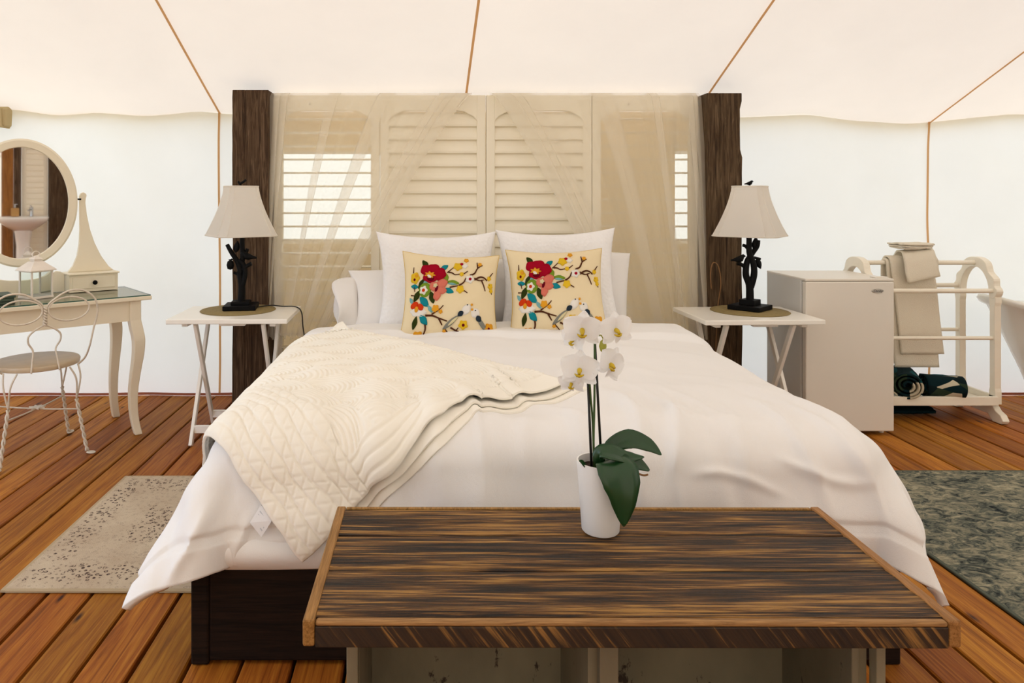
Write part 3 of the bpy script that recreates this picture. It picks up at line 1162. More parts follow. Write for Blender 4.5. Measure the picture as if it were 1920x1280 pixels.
def pillow(name, label, w, h, T, pinch, seed, mat, loc, lean, yaw=0, roll=0, group=None):
    o = pillow_mesh(w, h, T, pinch, seed).build(name, mat, None, smooth=True)
    merge(o)
    tag(o, label, 'pillow', group)
    pose(o, loc, lean, yaw, roll)
    return o
# sleeping pillows
p = pillow('bed_pillow', 'white bed pillow with open ruffled case end at left', 0.66, 0.42, 0.10, 0.12, 61, M['sheet'], (-0.11, 3.93, 0.715), 0.62, 0.06, -0.05)
m = MB()
n = 28
rings = []
for i in range(7):
    t = i / 6
    rings.append([(-0.285 - 0.115 * t - 0.02 * t * math.sin(3 * 2 * PI * k_ / n + 0.7), (0.045 + 0.03 * t) * math.cos(2 * PI * k_ / n) * (1 + 0.35 * t * math.sin(4 * 2 * PI * k_ / n)), (0.155 + 0.03 * t) * math.sin(2 * PI * k_ / n) * (1 - 0.12 * t * math.cos(3 * 2 * PI * k_ / n)) - 0.03 * t * t) for k_ in range(n)])
m.rings(rings, cap=False)
m.build('case_end', M['sheet'], p, smooth=True, solidify=0.004)
pillow('bed_pillow', 'white bed pillow wedged between the two large square pillows', 0.50, 0.42, 0.09, 0.05, 63, M['sheet'], (0.36, 3.98, 0.745), 0.35)
pillow('bed_pillow', 'white bed pillow leaning at the right behind the square pillow', 0.44, 0.46, 0.07, 0.05, 65, M['sheet'], (0.875, 3.97, 0.775), 0.30, 0.0, 0.12)
# square pillows
pillow('square_pillow', 'large white textured square pillow behind the left floral cushion', 0.645, 0.57, 0.088, 0.13, 67, M['sham'], (0.035, 3.80, 0.822), 0.26, 0.03, 0.0, 'white square pillows')
pillow('square_pillow', 'large white textured square pillow behind the right floral cushion', 0.645, 0.57, 0.088, 0.13, 69, M['sham'], (0.68, 3.82, 0.836), 0.26, -0.03, -0.02, 'white square pillows')

CW, CH, CT, CP = 0.480, 0.450, 0.078, 0.10
def motif_pt(x, y, seed, off):
    u = ((x - (50 + (y - 160) / 1080 * 100)) / 1240) * 2 - 1
    v = 1 - ((y - 160) / 1060) * 2
    def S(a, b):
        return pillow_surface(np.array(a), np.array(b), CW, CH, CT, CP, seed, -1)
    u = float(np.clip(u, -0.96, 0.96))
    v = float(np.clip(v, -0.96, 0.96))
    p = S(u, v)
    du = S(u + 0.01, v) - S(u - 0.01, v)
    dv = S(u, v + 0.01) - S(u, v - 0.01)
    nn = np.cross(du, dv)
    nn = nn / np.linalg.norm(nn)
    if nn[1] > 0:
        nn = -nn
    return p + nn * off
def blob(par, name, mat, cx, cy, rx, ry, rot=0, seed=0, layer=1, lobes=0, lobe=0.0, pointed=0.0):
    n = 30 if lobes else 18
    m = MB()
    off = 0.0018 + 0.0013 * layer
    verts = [motif_pt(cx, cy, seed, off + 0.001)]
    for fr in (0.55, 0.97, 1.0):
        for k_ in range(n):
            a = 2 * PI * k_ / n
            r = fr * (1 + lobe * math.cos(lobes * a))
            if pointed:
                r *= 1 - pointed * abs(math.sin(a)) ** 1.0 * abs(math.cos(a)) ** 0.5
            x, y = rx * r * math.cos(a), ry * r * math.sin(a)
            X = cx + x * math.cos(rot) - y * math.sin(rot)
            Y = cy + x * math.sin(rot) + y * math.cos(rot)
            verts.append(motif_pt(X, Y, seed, off if fr < 1 else -0.001))
    faces = [(0, 1 + k_, 1 + (k_ + 1) % n) for k_ in range(n)]
    for r in range(2):
        faces += [(1 + r * n + k_, 1 + r * n + (k_ + 1) % n, 1 + (r + 1) * n + (k_ + 1) % n, 1 + (r + 1) * n + k_) for k_ in range(n)]
    m.add(verts, faces)
    return m.build(name, M[mat], par, smooth=True)
def twig(par, pts, w, seed, layer=0.5):
    pts = spline([(a, b, 0) for a, b in pts], 4)
    m = MB()
    pw = [motif_pt(x, y, seed, 0.0015 + 0.001 * layer) for x, y, _ in pts]
    k_ = len(pw)
    m.tube([tuple(p_) for p_ in pw], [max(0.0011, w * (1 - 0.5 * i / k_)) for i in range(k_)], 6)
    return m.build('embroidered_branch', M['e_brown'], par, smooth=True)
def floral_cushion(label, loc, lean, yaw, roll, seed):
    c = pillow_mesh(CW, CH, CT, CP, seed).build('floral_cushion', M['cushion'], None, smooth=True)
    merge(c)
    tag(c, label, 'cushion', 'floral cushions')
    pose(c, loc, lean, yaw, roll)
    # piping round the edge
    a = np.linspace(-1, 1, 24)
    ring = [pillow_surface(np.array(u_), np.array(1.0), CW, CH, CT, CP, seed) for u_ in a] + [pillow_surface(np.array(1.0), np.array(v_), CW, CH, CT, CP, seed) for v_ in a[::-1][1:]] + \
           [pillow_surface(np.array(u_), np.array(-1.0), CW, CH, CT, CP, seed) for u_ in a[::-1][1:]] + [pillow_surface(np.array(-1.0), np.array(v_), CW, CH, CT, CP, seed) for v_ in a[1:-1]]
    m = MB()
    m.tube([tuple(p_) for p_ in ring], 0.0028, 6, closed=True)
    m.build('piping', M['piping'], c, smooth=True)
    T_ = lambda pts, w=0.0035: twig(c, pts, w, seed)
    T_([(440, 1030), (450, 1100), (415, 1215)], 0.005)
    T_([(430, 930), (520, 930), (600, 955), (705, 985)], 0.0055)
    T_([(505, 915), (590, 860), (635, 810)])
    T_([(600, 960), (650, 1035)], 0.0045)
    T_([(695, 1085), (770, 1170)], 0.003)
    T_([(755, 1060), (850, 1105), (950, 1115), (1030, 1118), (1105, 1085)], 0.0045)
    T_([(880, 1110), (940, 1178)], 0.004)
    T_([(825, 1100), (850, 1058)], 0.003)
    T_([(640, 430), (720, 350)], 0.003)
    T_([(655, 425), (700, 430), (740, 450), (800, 440)], 0.004)
    T_([(850, 432), (895, 395)], 0.003)
    T_([(800, 580), (855, 540), (880, 480)], 0.0045)
    T_([(930, 445), (985, 420), (1020, 350), (1080, 308)], 0.0045)
    T_([(1020, 350), (1005, 270)], 0.0035)
    T_([(990, 500), (1060, 462), (1120, 468), (1165, 500)], 0.005)
    T_([(985, 480), (1050, 505), (1120, 490)], 0.004)
    T_([(1080, 495), (1120, 560), (1150, 622)], 0.004)
    T_([(1190, 460), (1240, 395)], 0.003)
    T_([(1200, 545), (1258, 648)], 0.003)
    T_([(690, 605), (760, 590), (800, 580)], 0.004)
    T_([(870, 635), (915, 660)], 0.003)
    T_([(205, 440), (205, 370)], 0.003)
    T_([(235, 600), (250, 660)], 0.003)
    T_([(200, 700), (250, 705)], 0.0035)
    L = lambda mat, x, y, rx, ry, rot, ly=1: blob(c, 'embroidered_leaf', mat, x, y, rx, ry, rot, seed, ly, 0, 0, 0.35)
    F = lambda mat, x, y, rx, ry, rot=0, ly=2, lobes=0, lobe=0.0: blob(c, 'embroidered_flower', mat, x, y, rx, ry, rot, seed, ly, lobes, lobe)
    L('e_dark', 355, 325, 70, 42, 0.9)
    L('e_teal', 597, 365, 58, 38, -0.6)
    L('e_green', 630, 490, 62, 40, 1.3)
    L('e_green', 725, 548, 80, 34, 0.1)
    L('e_paleteal', 715, 565, 55, 14, 0.1, 2)
    L('e_teal', 680, 642, 70, 38, 0.25)
    L('e_dark', 335, 565, 75, 42, -1.0)
    L('e_paleteal', 375, 565, 50, 36, -1.0)
    L('e_teal', 240, 600, 58, 32, 0.1)
    L('e_dark', 285, 710, 75, 45, -1.1)
    L('e_dark', 487, 725, 75, 45, 1.2)
    L('e_teal', 392, 775, 85, 52, 0.7)
    L('e_paleteal', 478, 855, 55, 26, 0.9)
    L('e_paleteal', 215, 765, 48, 26, 0.9)
    L('e_dark', 305, 1015, 80, 40, 1.7)
    L('e_teal', 412, 980, 80, 48, 0.8)
    for (x, y, rx, ry) in ((385, 405, 85, 68), (470, 390, 85, 66), (545, 450, 85, 80), (430, 495, 92, 62)):
        F('e_red', x, y, rx, ry, 0.2, 3, 5, 0.06)
    F('e_maroon', 440, 505, 48, 36, 0.3, 4)
    F('e_orange', 430, 465, 58, 34, 0.1, 5, 7, 0.3)
    F('e_white', 425, 485, 30, 15, 0.5, 6)
    for (x, y, rx, ry, ro) in ((500, 600, 62, 55, 0.2), (590, 565, 70, 52, -0.3), (590, 640, 66, 45, 0.1), (545, 695, 45, 66, 0.1)):
        F('e_pink', x, y, rx, ry, ro, 3, 5, 0.05)
    F('e_maroon', 530, 625, 18, 40, 0.2, 4)
    F('e_cream', 512, 590, 26, 24, 0, 5, 5, 0.2)
    F('e_green', 385, 640, 78, 85, 0, 2)
    F('e_white', 370, 645, 48, 48, 0, 3, 5, 0.16)
    F('e_vermilion', 370, 645, 20, 20, 0, 4)
    F('e_yellow', 235, 500, 62, 66, 0, 2, 5, 0.10)
    F('e_maroon', 232, 520, 15, 17, 0, 3)
    F('e_orange', 255, 475, 24, 20, 0, 3)
    F('e_white', 330, 890, 110, 52, 0.05, 1, 6, 0.10)
    F('e_vermilion', 268, 815, 56, 38, -0.5, 2)
    F('e_vermilion', 355, 835, 46, 34, 0.8, 2)
    F('e_orange', 305, 862, 26, 34, 0, 3)
    for (mat, x, y, r) in (('e_yellow', 765, 342, 54), ('e_yellow', 822, 440, 26), ('e_yellow', 820, 622, 46), ('e_orange', 545, 850, 44), ('e_orange', 612, 880, 24), ('e_yellow', 905, 1022, 56),
                           ('e_orange', 1245, 1040, 62), ('e_orange', 365, 1175, 68), ('e_orange', 865, 240, 30), ('e_orange', 685, 1105, 22), ('e_orange', 860, 1140, 22), ('e_orange', 1050, 1140, 24),
                           ('e_yellow', 1192, 470, 28), ('e_yellow', 1222, 560, 36), ('e_yellow', 1240, 610, 26), ('e_orange', 1045, 300, 26), ('e_orange', 985, 792, 14), ('e_orange', 995, 845, 14)):
        F(mat, x, y, r, r * 0.95, 0.3, 2, 5, 0.14)
    F('e_white', 850, 325, 42, 34, 0, 1, 5, 0.15)
    F('e_red', 810, 306, 21, 18, 0, 3)
    F('e_white', 928, 497, 55, 46, 0, 2, 5, 0.15)
    F('e_red', 932, 497, 19, 18, 0, 3)
    F('e_maroon', 905, 1024, 18, 18, 0, 3)
    F('e_maroon', 1235, 1042, 15, 15, 0, 3)
    F('e_ink', 930, 796, 8, 8, 0, 2)
    F('e_ink', 1036, 853, 8, 8, 0, 2)
    B = lambda mat, x, y, rx, ry, rot, ly: blob(c, 'embroidered_bird', mat, x, y, rx, ry, rot, seed, ly, 0, 0, 0.2)
    B('e_white', 920, 850, 75, 55, -0.9, 1)
    B('e_grey', 750, 1000, 125, 34, -0.78, 2)
    B('e_cream', 775, 985, 80, 18, -0.78, 3)
    B('e_ink', 858, 895, 40, 34, -0.6, 3)
    B('e_white', 1040, 880, 62, 60, 0.6, 1)
    B('e_grey', 1140, 1000, 110, 30, 0.85, 2)
    B('e_ink', 1088, 940, 42, 36, 0.8, 3)
    B('e_paleteal', 1240, 1130, 52, 26, 0.85, 2)
    return c
floral_cushion('cream cushion with embroidered flowers and two whole birds, left on the bed', (0.098, 3.50, 0.790), 0.34, 0.05, 0.05, 71)
floral_cushion('cream cushion with embroidered flowers, partly behind the orchid', (0.622, 3.54, 0.808), 0.34, -0.04, -0.02, 72)

# ------------------------------------------------------------------ folding side tables, mats, lamps
def side_table(label, loc, rz):
    t = thing('folding_table', label, 'side table', loc, rz, 'white folding side tables')
    w, d, h = 0.615, 0.45, 0.66
    m = MB()
    m.box((0, 0, h - 0.0125), (w, d, 0.025))
    m.build('table_top', M['white_paint'], t, bevel=0.004)
    for s in (-1, 1):
        for f, xo in ((1, 0.0), (-1, -0.021)):
            m = MB()
            m.bar((s * (0.195 + xo), f * 0.165, h - 0.03), (s * (0.195 + xo), -f * 0.175, 0.0), 0.018, 0.032, (0, 1, 0))
            m.build('leg', M['white_paint'], t, bevel=0.003)
        m = MB()
        m.box((s * 0.225, 0, h - 0.035), (0.03, 0.36, 0.02))
        m.build('runner', M['white_paint'], t, bevel=0.003)
    for f, z, y in ((-1, 0.075, -0.135), (1, 0.075, 0.135)):
        m = MB()
        m.box((0, y, z), (0.385 if f < 0 else 0.34, 0.018, 0.04))
        m.build('stretcher', M['white_paint'], t, bevel=0.003)
    m = MB()
    m.box((0.02, -0.17, h - 0.033), (0.13, 0.03, 0.016))
    m.build('catch', M['white_paint'], t, bevel=0.003)
    return t
side_table('white folding side table left of the bed under a lamp', (-1.04, 3.885, 0), 0.02)
side_table('white folding side table right of the bed beside the fridge', (1.69, 3.86, 0), 0.03)
for lab, loc in (('round olive woven mat under the left lamp', (-1.055, 3.965, 0.66)), ('round olive woven mat under the right lamp', (1.745, 3.93, 0.66))):
    m = MB()
    m.lathe([(0.0, 0.0), (0.200, 0.0), (0.203, 0.002), (0.200, 0.004), (0.0, 0.004)], 64, (0, 0, 0))
    for r in (0.06, 0.1, 0.14, 0.18):
        m.lathe([(r - 0.004, 0.004), (r, 0.0052), (r + 0.004, 0.004)], 64, cap=False)
    o = m.build('round_mat', M['mat'], None, smooth=True, split=40)
    o.location = loc
    tag(o, lab, 'placemat', 'round lamp mats')

def leaf_blade(m, base, tip, w, nrm=(0, -1, 0), thick=0.004):
    b, t_ = Vector(base), Vector(tip)
    ax = (t_ - b)
    side = ax.cross(Vector(nrm)).normalized()
    nn = side.cross(ax).normalized()
    n = 9
    front, back = [], []
    for i in range(n):
        s = i / (n - 1)
        ww = w * math.sin(PI * s ** 0.8) ** 0.8 * 0.5 + 0.0005
        p = b + ax * s
        front.append([p - side * ww, p + nn * thick, p + side * ww, p - nn * thick])
    m.rings(front)

def bird(m, c, s, facing=1):
    x, y, z = c
    pts = [(x - facing * 2.6 * s, y, z - 0.15 * s), (x - facing * 1.6 * s, y, z), (x - facing * 0.6 * s, y, z + 0.05 * s), (x + facing * 0.3 * s, y, z + 0.35 * s), (x + facing * 0.75 * s, y, z + 0.95 * s), (x + facing * 1.1 * s, y, z + 1.15 * s), (x + facing * 1.75 * s, y, z + 1.05 * s)]
    m.tube(pts, [0.25 * s, 0.4 * s, 0.85 * s, 0.9 * s, 0.62 * s, 0.5 * s, 0.06 * s], 10)

def lamp(label, loc, rz, shade_rz, base_rz, style):
    t = thing('table_lamp', label, 'table lamp', loc, rz, 'tree lamps beside the bed')
    m = MB()
    R = Rz(base_rz)
    m.box((0, 0, 0.0125), (0.175, 0.175, 0.025), R)
    if style == 2:
        m.box((0, 0, 0.04), (0.085, 0.085, 0.03), R)
    else:
        m.box((0, 0, 0.034), (0.10, 0.10, 0.018), R)
    m.build('base', M['black'], t, bevel=0.003)
    m = MB()
    sx = 1 if style == 1 else -1
    if style == 1:
        m.tube(spline([(0, 0, 0.03), (0.004, 0, 0.12), (-0.006, 0, 0.2), (0.008, 0, 0.28), (0.006, 0, 0.36), (0.006, 0, 0.46)], 6), [0.022 - 0.008 * min(1, i / 20) for i in range(31)], 12)
        m.tube(spline([(0.012, -0.008, 0.13), (0.024, -0.01, 0.19), (0.018, -0.01, 0.24), (-0.01, -0.01, 0.27)], 6), 0.014, 10)
        m.tube(spline([(0, -0.005, 0.20), (-0.018, -0.008, 0.26), (-0.05, -0.01, 0.31), (-0.075, -0.01, 0.355)], 6), [0.016 - 0.0003 * i for i in range(19)], 10)
        m.tube(spline([(0.01, -0.01, 0.215), (0.035, -0.012, 0.235), (0.06, -0.012, 0.25)], 5), 0.011, 9)
        m.tube(spline([(0.006, 0, 0.27), (0.022, 0.004, 0.30), (0.035, 0.004, 0.33)], 5), 0.010, 9)
        m.tube(spline([(0, 0, 0.17), (-0.022, 0, 0.19), (-0.04, 0, 0.2)], 4), 0.008, 8)
    else:
        m.tube(spline([(0, 0, 0.03), (-0.002, 0, 0.13), (-0.022, 0, 0.19), (-0.015, 0, 0.26), (0.015, 0.0, 0.31), (0.04, 0, 0.345), (0.047, 0, 0.38)], 6), [0.021 - 0.0003 * i for i in range(37)], 12)
        m.tube(spline([(0.004, 0, 0.12), (0.02, -0.006, 0.19), (0.016, -0.008, 0.25), (-0.006, -0.008, 0.31), (-0.004, 0, 0.38), (-0.004, 0, 0.46)], 6), [0.018 - 0.00015 * i for i in range(31)], 12)
        m.tube(spline([(-0.02, 0, 0.22), (-0.045, -0.004, 0.245), (-0.072, -0.004, 0.252)], 5), 0.010, 9)
        m.tube(spline([(0.005, 0, 0.285), (0.03, 0, 0.283), (0.058, 0, 0.275)], 5), 0.007, 8)
        m.tube(spline([(-0.004, 0, 0.32), (-0.022, 0, 0.345), (-0.038, 0, 0.352)], 4), 0.009, 8)
        m.tube(spline([(0.015, 0, 0.18), (0.026, 0, 0.195), (0.03, 0, 0.212)], 4), 0.010, 8)
    m.build('trunk', M['black'], t, smooth=True, split=50)
    m = MB()
    if style == 1:
        leaf_blade(m, (-0.028, -0.012, 0.31), (-0.014, -0.012, 0.375), 0.034)
        m.build('leaf', M['black'], t, smooth=True)
        m = MB()
        m.lathe([(0.0, -0.028), (0.016, -0.022), (0.021, 0.0), (0.016, 0.018), (0.006, 0.026), (0.012, 0.03), (0.0, 0.031)], 14, (-0.056, -0.012, 0.243))
        m.tube([(-0.045, -0.012, 0.275), (-0.056, -0.012, 0.268)], 0.005, 8)
        m.build('fruit', M['black'], t, smooth=True)
        m = MB()
        bird(m, (0.036, -0.014, 0.285), 0.021, -1)
        m.build('bird', M['black'], t, smooth=True)
    else:
        leaf_blade(m, (0.022, -0.006, 0.325), (0.032, -0.006, 0.40), 0.036)
        m.build('leaf', M['black'], t, smooth=True)
        m = MB()
        leaf_blade(m, (0.034, -0.004, 0.278), (0.058, -0.004, 0.222), 0.034)
        m.build('leaf', M['black'], t, smooth=True)
        m = MB()
        bird(m, (-0.058, -0.006, 0.272), 0.019, 1)
        m.build('bird', M['black'], t, smooth=True)
    # bell-shaped shade: square with cut corners, curved sides
    z0, z1 = 0.405, 0.675
    rings = []
    for i in range(13):
        s = i / 12
        a = 0.098 + (0.205 - 0.098) * (1 - s) ** 1.45
        cut = 0.22 * a
        b = a * 0.78
        ring = []
        hs, c_ = a * 0.80, a * 0.80 - 0.20 * a
        for (px_, py_) in ((hs, -c_), (hs, c_), (c_, hs), (-c_, hs), (-hs, c_), (-hs, -c_), (-c_, -hs), (c_, -hs)):
            v_ = Rz(shade_rz) @ Vector((px_, py_, 0))
            ring.append((v_.x, v_.y, z0 + (z1 - z0) * s))
        rings.append(ring)
    m = MB()
    m.rings(rings, cap=False)
    sh = m.build('lamp_shade', M['shade'], t)
    m = MB()
    m.tube(rings[0], 0.0045, 6, closed=True)
    m.tube(rings[-1], 0.0045, 6, closed=True)
    for k_ in range(8):
        m.tube([r[k_] for r in rings], 0.0022, 5)
    m.build('shade_trim', M['shade'], sh, smooth=True)
    # harp, finial perch
    m = MB()
    m.tube([(0, 0, 0.45), (0, 0, 0.685)], 0.004, 8)
    for k_ in range(4):
        m.tube([(0, 0, 0.668), rings[-1][2 * k_]], 0.002, 5)
    m.build('harp', M['black'], t, smooth=True)
    m = MB()
    if style == 1:
        m.tube(spline([(0, 0, 0.675), (-0.004, 0, 0.69), (0.012, 0, 0.70), (0.028, 0, 0.712)], 5), 0.007, 8)
        m.tube(spline([(-0.004, 0, 0.688), (-0.014, 0, 0.697), (-0.012, 0, 0.705)], 4), 0.006, 8)
    else:
        bird(m, (0.0, 0, 0.690), 0.0115, 1)
    m.build('finial', M['black'], t, smooth=True)
    return t
lamp('black tree lamp with pale bell shade left of the bed', (-1.045, 3.985, 0.6655), 0.0, 0.55, 0.12, 1)
lamp('black tree lamp with pale bell shade right of the bed', (1.76, 3.96, 0.6655), 0.0, 0.90, 0.75, 2)
m = MB()
m.tube(spline([(-0.97, 4.02, 0.668), (-0.90, 4.06, 0.672), (-0.83, 4.05, 0.668), (-0.75, 4.03, 0.668), (-0.715, 4.01, 0.64), (-0.705, 4.0, 0.56), (-0.69, 4.02, 0.40), (-0.70, 4.06, 0.10), (-0.72, 4.10, 0.006)], 6), 0.0035, 6)
tag(m.build('lamp_cord', M['cord'], None, smooth=True), 'thin black lamp cord hanging off the left side table', 'cord')
m = MB()
m.tube(spline([(1.66, 4.185, 0.35), (1.67, 4.182, 0.62), (1.69, 4.182, 0.78), (1.675, 4.182, 0.88), (1.645, 4.182, 0.90), (1.63, 4.182, 0.84), (1.635, 4.182, 0.75)], 6), 0.0035, 6)
tag(m.build('hanging_cord', M['tan_cord'], None, smooth=True), 'thin tan cord looped against the right timber post', 'cord')

# ------------------------------------------------------------------ fridge
fr = thing('mini_fridge', 'small white fridge beside the right side table', 'fridge', (2.258, 4.09, 0))
m = MB()
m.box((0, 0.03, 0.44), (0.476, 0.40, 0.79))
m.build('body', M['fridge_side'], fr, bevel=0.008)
m = MB()
m.box((0, -0.1755, 0.43), (0.462, 0.012, 0.77))
m.build('gasket', M['gasket'], fr)
m = MB()
m.box((0, -0.201, 0.425), (0.476, 0.040, 0.805))
door = m.build('door', M['fridge'], fr, bevel=0.007)
m = MB()
m.box((0, 0.005, 0.836), (0.478, 0.445, 0.014))
m.build('top_panel', M['fridge'], fr, bevel=0.005)
m = MB()
m.box((0.19, -0.165, 0.846), (0.075, 0.05, 0.007))
m.build('hinge_cover', M['fridge'], fr, bevel=0.003)
for sx in (-1, 1):
    for sy in (-1, 1):
        m = MB()
        m.lathe([(0.012, 0.0), (0.013, 0.02), (0.008, 0.025), (0.008, 0.05)], 12, (sx * 0.205, sy * 0.17 + 0.01, 0.0))
        m.build('foot', M['white_paint'], fr, smooth=True, split=40)
m = MB()
m.lathe([(0.0, 0.0), (0.032, 0.0), (0.033, 0.002), (0.030, 0.004), (0.0, 0.004)], 32)
bad = m.build('badge', M['badge'], door)
bad.rotation_euler = (PI / 2, 0, 0)
bad.scale = (1, 0.36, 1)
bad.location = (0.148, -0.2205, 0.778)
cu = bpy.data.curves.new('badge_lettering', 'FONT')
cu.body = 'Danby'
cu.size = 0.019
cu.align_x = 'CENTER'
cu.align_y = 'CENTER'
cu.extrude = 0.0004
cu.shear = 0.2
tmp = bpy.data.objects.new('tmp_text', cu)
COL.objects.link(tmp)
dg = bpy.context.evaluated_depsgraph_get()
me = bpy.data.meshes.new_from_object(tmp.evaluated_get(dg))
bpy.data.objects.remove(tmp)
me.materials.clear()
me.materials.append(M['badge_text'])
txt = bpy.data.objects.new('badge_lettering', me)
COL.objects.link(txt)
txt.parent = door
txt.rotation_euler = (PI / 2, 0, 0)
txt.location = (0.148, -0.2252, 0.778)

# ------------------------------------------------------------------ towel rack with towels
rk = thing('towel_rack', 'white wooden towel rack with arched ends beside the fridge', 'towel rack', (2.885, 4.26, 0))
RXH, RYH = 0.355, 0.135
for s in (-1, 1):
    # arched end: two legs joined by a scrolled arch
    m = MB()
    prof = []
    outer = [(-0.150, 0.70), (-0.172, 0.745), (-0.150, 0.775), (-0.145, 0.815), (-0.105, 0.85), (-0.085, 0.90), (-0.045, 0.925), (0, 0.93),
             (0.045, 0.925), (0.085, 0.90), (0.105, 0.85), (0.145, 0.815), (0.150, 0.775), (0.172, 0.745), (0.150, 0.70)]
    inner = [(0.112, 0.70), (0.108, 0.75), (0.095, 0.80), (0.065, 0.845), (0.03, 0.868), (0, 0.872), (-0.03, 0.868), (-0.065, 0.845), (-0.095, 0.80), (-0.108, 0.75), (-0.112, 0.70)]
    o2 = spline([(a, b, 0) for a, b in outer], 3)
    i2 = spline([(a, b, 0) for a, b in inner[::-1]], 4)
    nn_ = 43
    o2 = [np.array(o2)[int(round(k_ * (len(o2) - 1) / (nn_ - 1)))] for k_ in range(nn_)]
    i2 = [np.array(i2)[int(round(k_ * (len(i2) - 1) / (nn_ - 1)))] for k_ in range(nn_)]
    rings = [[(s * RXH - 0.02, o[0], o[1]), (s * RXH + 0.02, o[0], o[1]), (s * RXH + 0.02, i_[0], i_[1]), (s * RXH - 0.02, i_[0], i_[1])] for o, i_ in zip(o2, i2)]
    m.rings(rings)
    m.build('arched_end', M['rack'], rk, bevel=0.004)
    for f in (-1, 1):
        m = MB()
        m.rings([[(s * RXH + a * 0.019, f * RYH + b * w_, z) for a, b in ((-1, -1), (1, -1), (1, 1), (-1, 1))] for z, w_ in ((0.10, 0.024), (0.17, 0.024), (0.19, 0.019), (0.66, 0.019), (0.68, 0.024), (0.71, 0.024))])
        m.build('leg', M['rack'], rk, bevel=0.003)
    m = MB()
    foot = [(-0.20, 0.0), (-0.215, 0.02), (-0.195, 0.05), (-0.16, 0.065), (-0.125, 0.10), (0.125, 0.10), (0.16, 0.065), (0.195, 0.05), (0.215, 0.02), (0.20, 0.0), (0.14, 0.0), (0.10, 0.035), (-0.10, 0.035), (-0.14, 0.0)]
    m.prism(foot, 0.04, 'x', s * RXH)
    m.build('foot', M['rack'], rk, bevel=0.004)
for y, z, r in ((0, 0.895, 0.0135), (-RYH, 0.745, 0.0135), (RYH, 0.745, 0.0135), (-RYH, 0.475, 0.011), (RYH, 0.475, 0.011)):
    m = MB()
    m.tube([(-RXH + 0.01, y, z), (RXH - 0.01, y, z)], r, 14)
    m.build('rail', M['rack'], rk, smooth=True, split=40)
for f in (-1, 1):
    m = MB()
    m.box((0, f * 0.17, 0.125), (2 * RXH - 0.03, 0.022, 0.05))
    m.build('shelf_rail', M['rack'], rk, bevel=0.003)
m = MB()
m.box((0, 0, 0.108), (2 * RXH - 0.04, 0.32, 0.012))
m.build('shelf', M['rack'], rk)
for s in (-1, 1):
    m = MB()
    m.box((s * (RXH - 0.01), 0, 0.125), (0.018, 0.32, 0.05))
    m.build('shelf_end', M['rack'], rk, bevel=0.003)

def hung_towel(name, label, x0, x1, lenf, lenb, r, shear, seed, mat=M['towel'], yb=0.0):
    """towel folded over the top rail"""
    n, k_ = 22, 70
    S, T = np.meshgrid(np.linspace(0, 1, n), np.linspace(0, 1, k_))
    arc = PI * r
    tot = lenf + arc + lenb
    d = T * tot
    y = np.where(d < lenf, -r, np.where(d < lenf + arc, -r * np.cos((d - lenf) / r), r))
    z = np.where(d < lenf, -(lenf - d), np.where(d < lenf + arc, r * np.sin(np.clip((d - lenf) / r, 0, PI)), -(d - lenf - arc)))
    x = x0 + (x1 - x0) * S + shear * np.clip((lenf - d) / lenf, 0, 1) * np.where(d < lenf, 1, 0)
    y = y + 0.004 * vnoise(S * 3, d * 5, seed) * np.where(np.abs(d - lenf) > 0.1, 1, 0.3) - 0.012 * np.where(d < lenf, (lenf - d) / lenf, 0)
    m = MB()
    m.grid(np.stack([x + 2.87, y + 4.26 + yb, z + 0.895], -1))
    o = m.build(name, mat, None, smooth=True, solidify=0.010, soff=1)
    return tag(o, label, 'towel', 'beige towels on the rack')
hung_towel('bath_towel', 'longer beige bath towel hanging over the top rail, behind', 2.685 - 2.87, 2.94 - 2.87, 0.61, 0.60, 0.018, 0.045, 81)
hung_towel('bath_towel', 'shorter beige bath towel draped in front on the top rail', 2.700 - 2.87, 2.95 - 2.87, 0.53, 0.50, 0.034, 0.055, 83)
m = MB()
n, k_ = 16, 40
S, T = np.meshgrid(np.linspace(0, 1, n), np.linspace(0, 1, k_))
ang = T * 1.0
path = spline([(-0.055, 0.03, 0), (-0.064, 0.0, 0), (-0.060, -0.05, 0), (-0.072, -0.088, 0), (-0.088, -0.092, 0), (-0.086, -0.05, 0), (-0.074, 0.02, 0), (-0.05, 0.055, 0), (-0.01, 0.062, 0), (0.03, 0.056, 0), (0.055, 0.03, 0)], 4)
pth = np.array(path)
Pm = np.zeros((len(pth), n, 3))
for i, p_ in enumerate(pth):
    for j in range(n):
        s_ = j / (n - 1)
        Pm[i, j] = (2.765 + 0.185 * s_ + 0.015 * math.sin(i * 0.2), 4.255 + p_[0] , 0.905 + p_[1] + 0.04 * (s_ - 0.5) * (1 if p_[1] < -0.03 else 0.3))
m.grid(Pm)
tag(m.build('hand_towel', M['towel'], None, smooth=True, solidify=0.009, soff=1), 'folded beige hand towel laid over the bath towels', 'towel', 'beige towels on the rack')
wc = thing('wash_cloth', 'folded beige washcloth lying on top of the towel rack pile', 'towel', (2.835, 4.245, 0.975), 0.12, 'beige towels on the rack')
for i_, (z, w_, d_, a_) in enumerate(((0.006, 0.175, 0.12, 0.0), (0.0175, 0.185, 0.125, 0.05), (0.030, 0.195, 0.13, -0.04))):
    m = MB()
    A, B = np.meshgrid(np.linspace(-1, 1, 20), np.linspace(-1, 1, 14))
    Zt = z + 0.004 * A * A - 0.010 * (A > 2) + 0.004 * vnoise(A * 2, B * 2, 90 + i_)
    ca, sa = math.cos(a_), math.sin(a_)
    Xx, Yy = A * w_ / 2, B * d_ / 2
    m.grid(np.stack([Xx * ca - Yy * sa, Xx * sa + Yy * ca, Zt], -1))
    m.build('folded_layer', M['towel'], wc, smooth=True, solidify=0.009, soff=0)

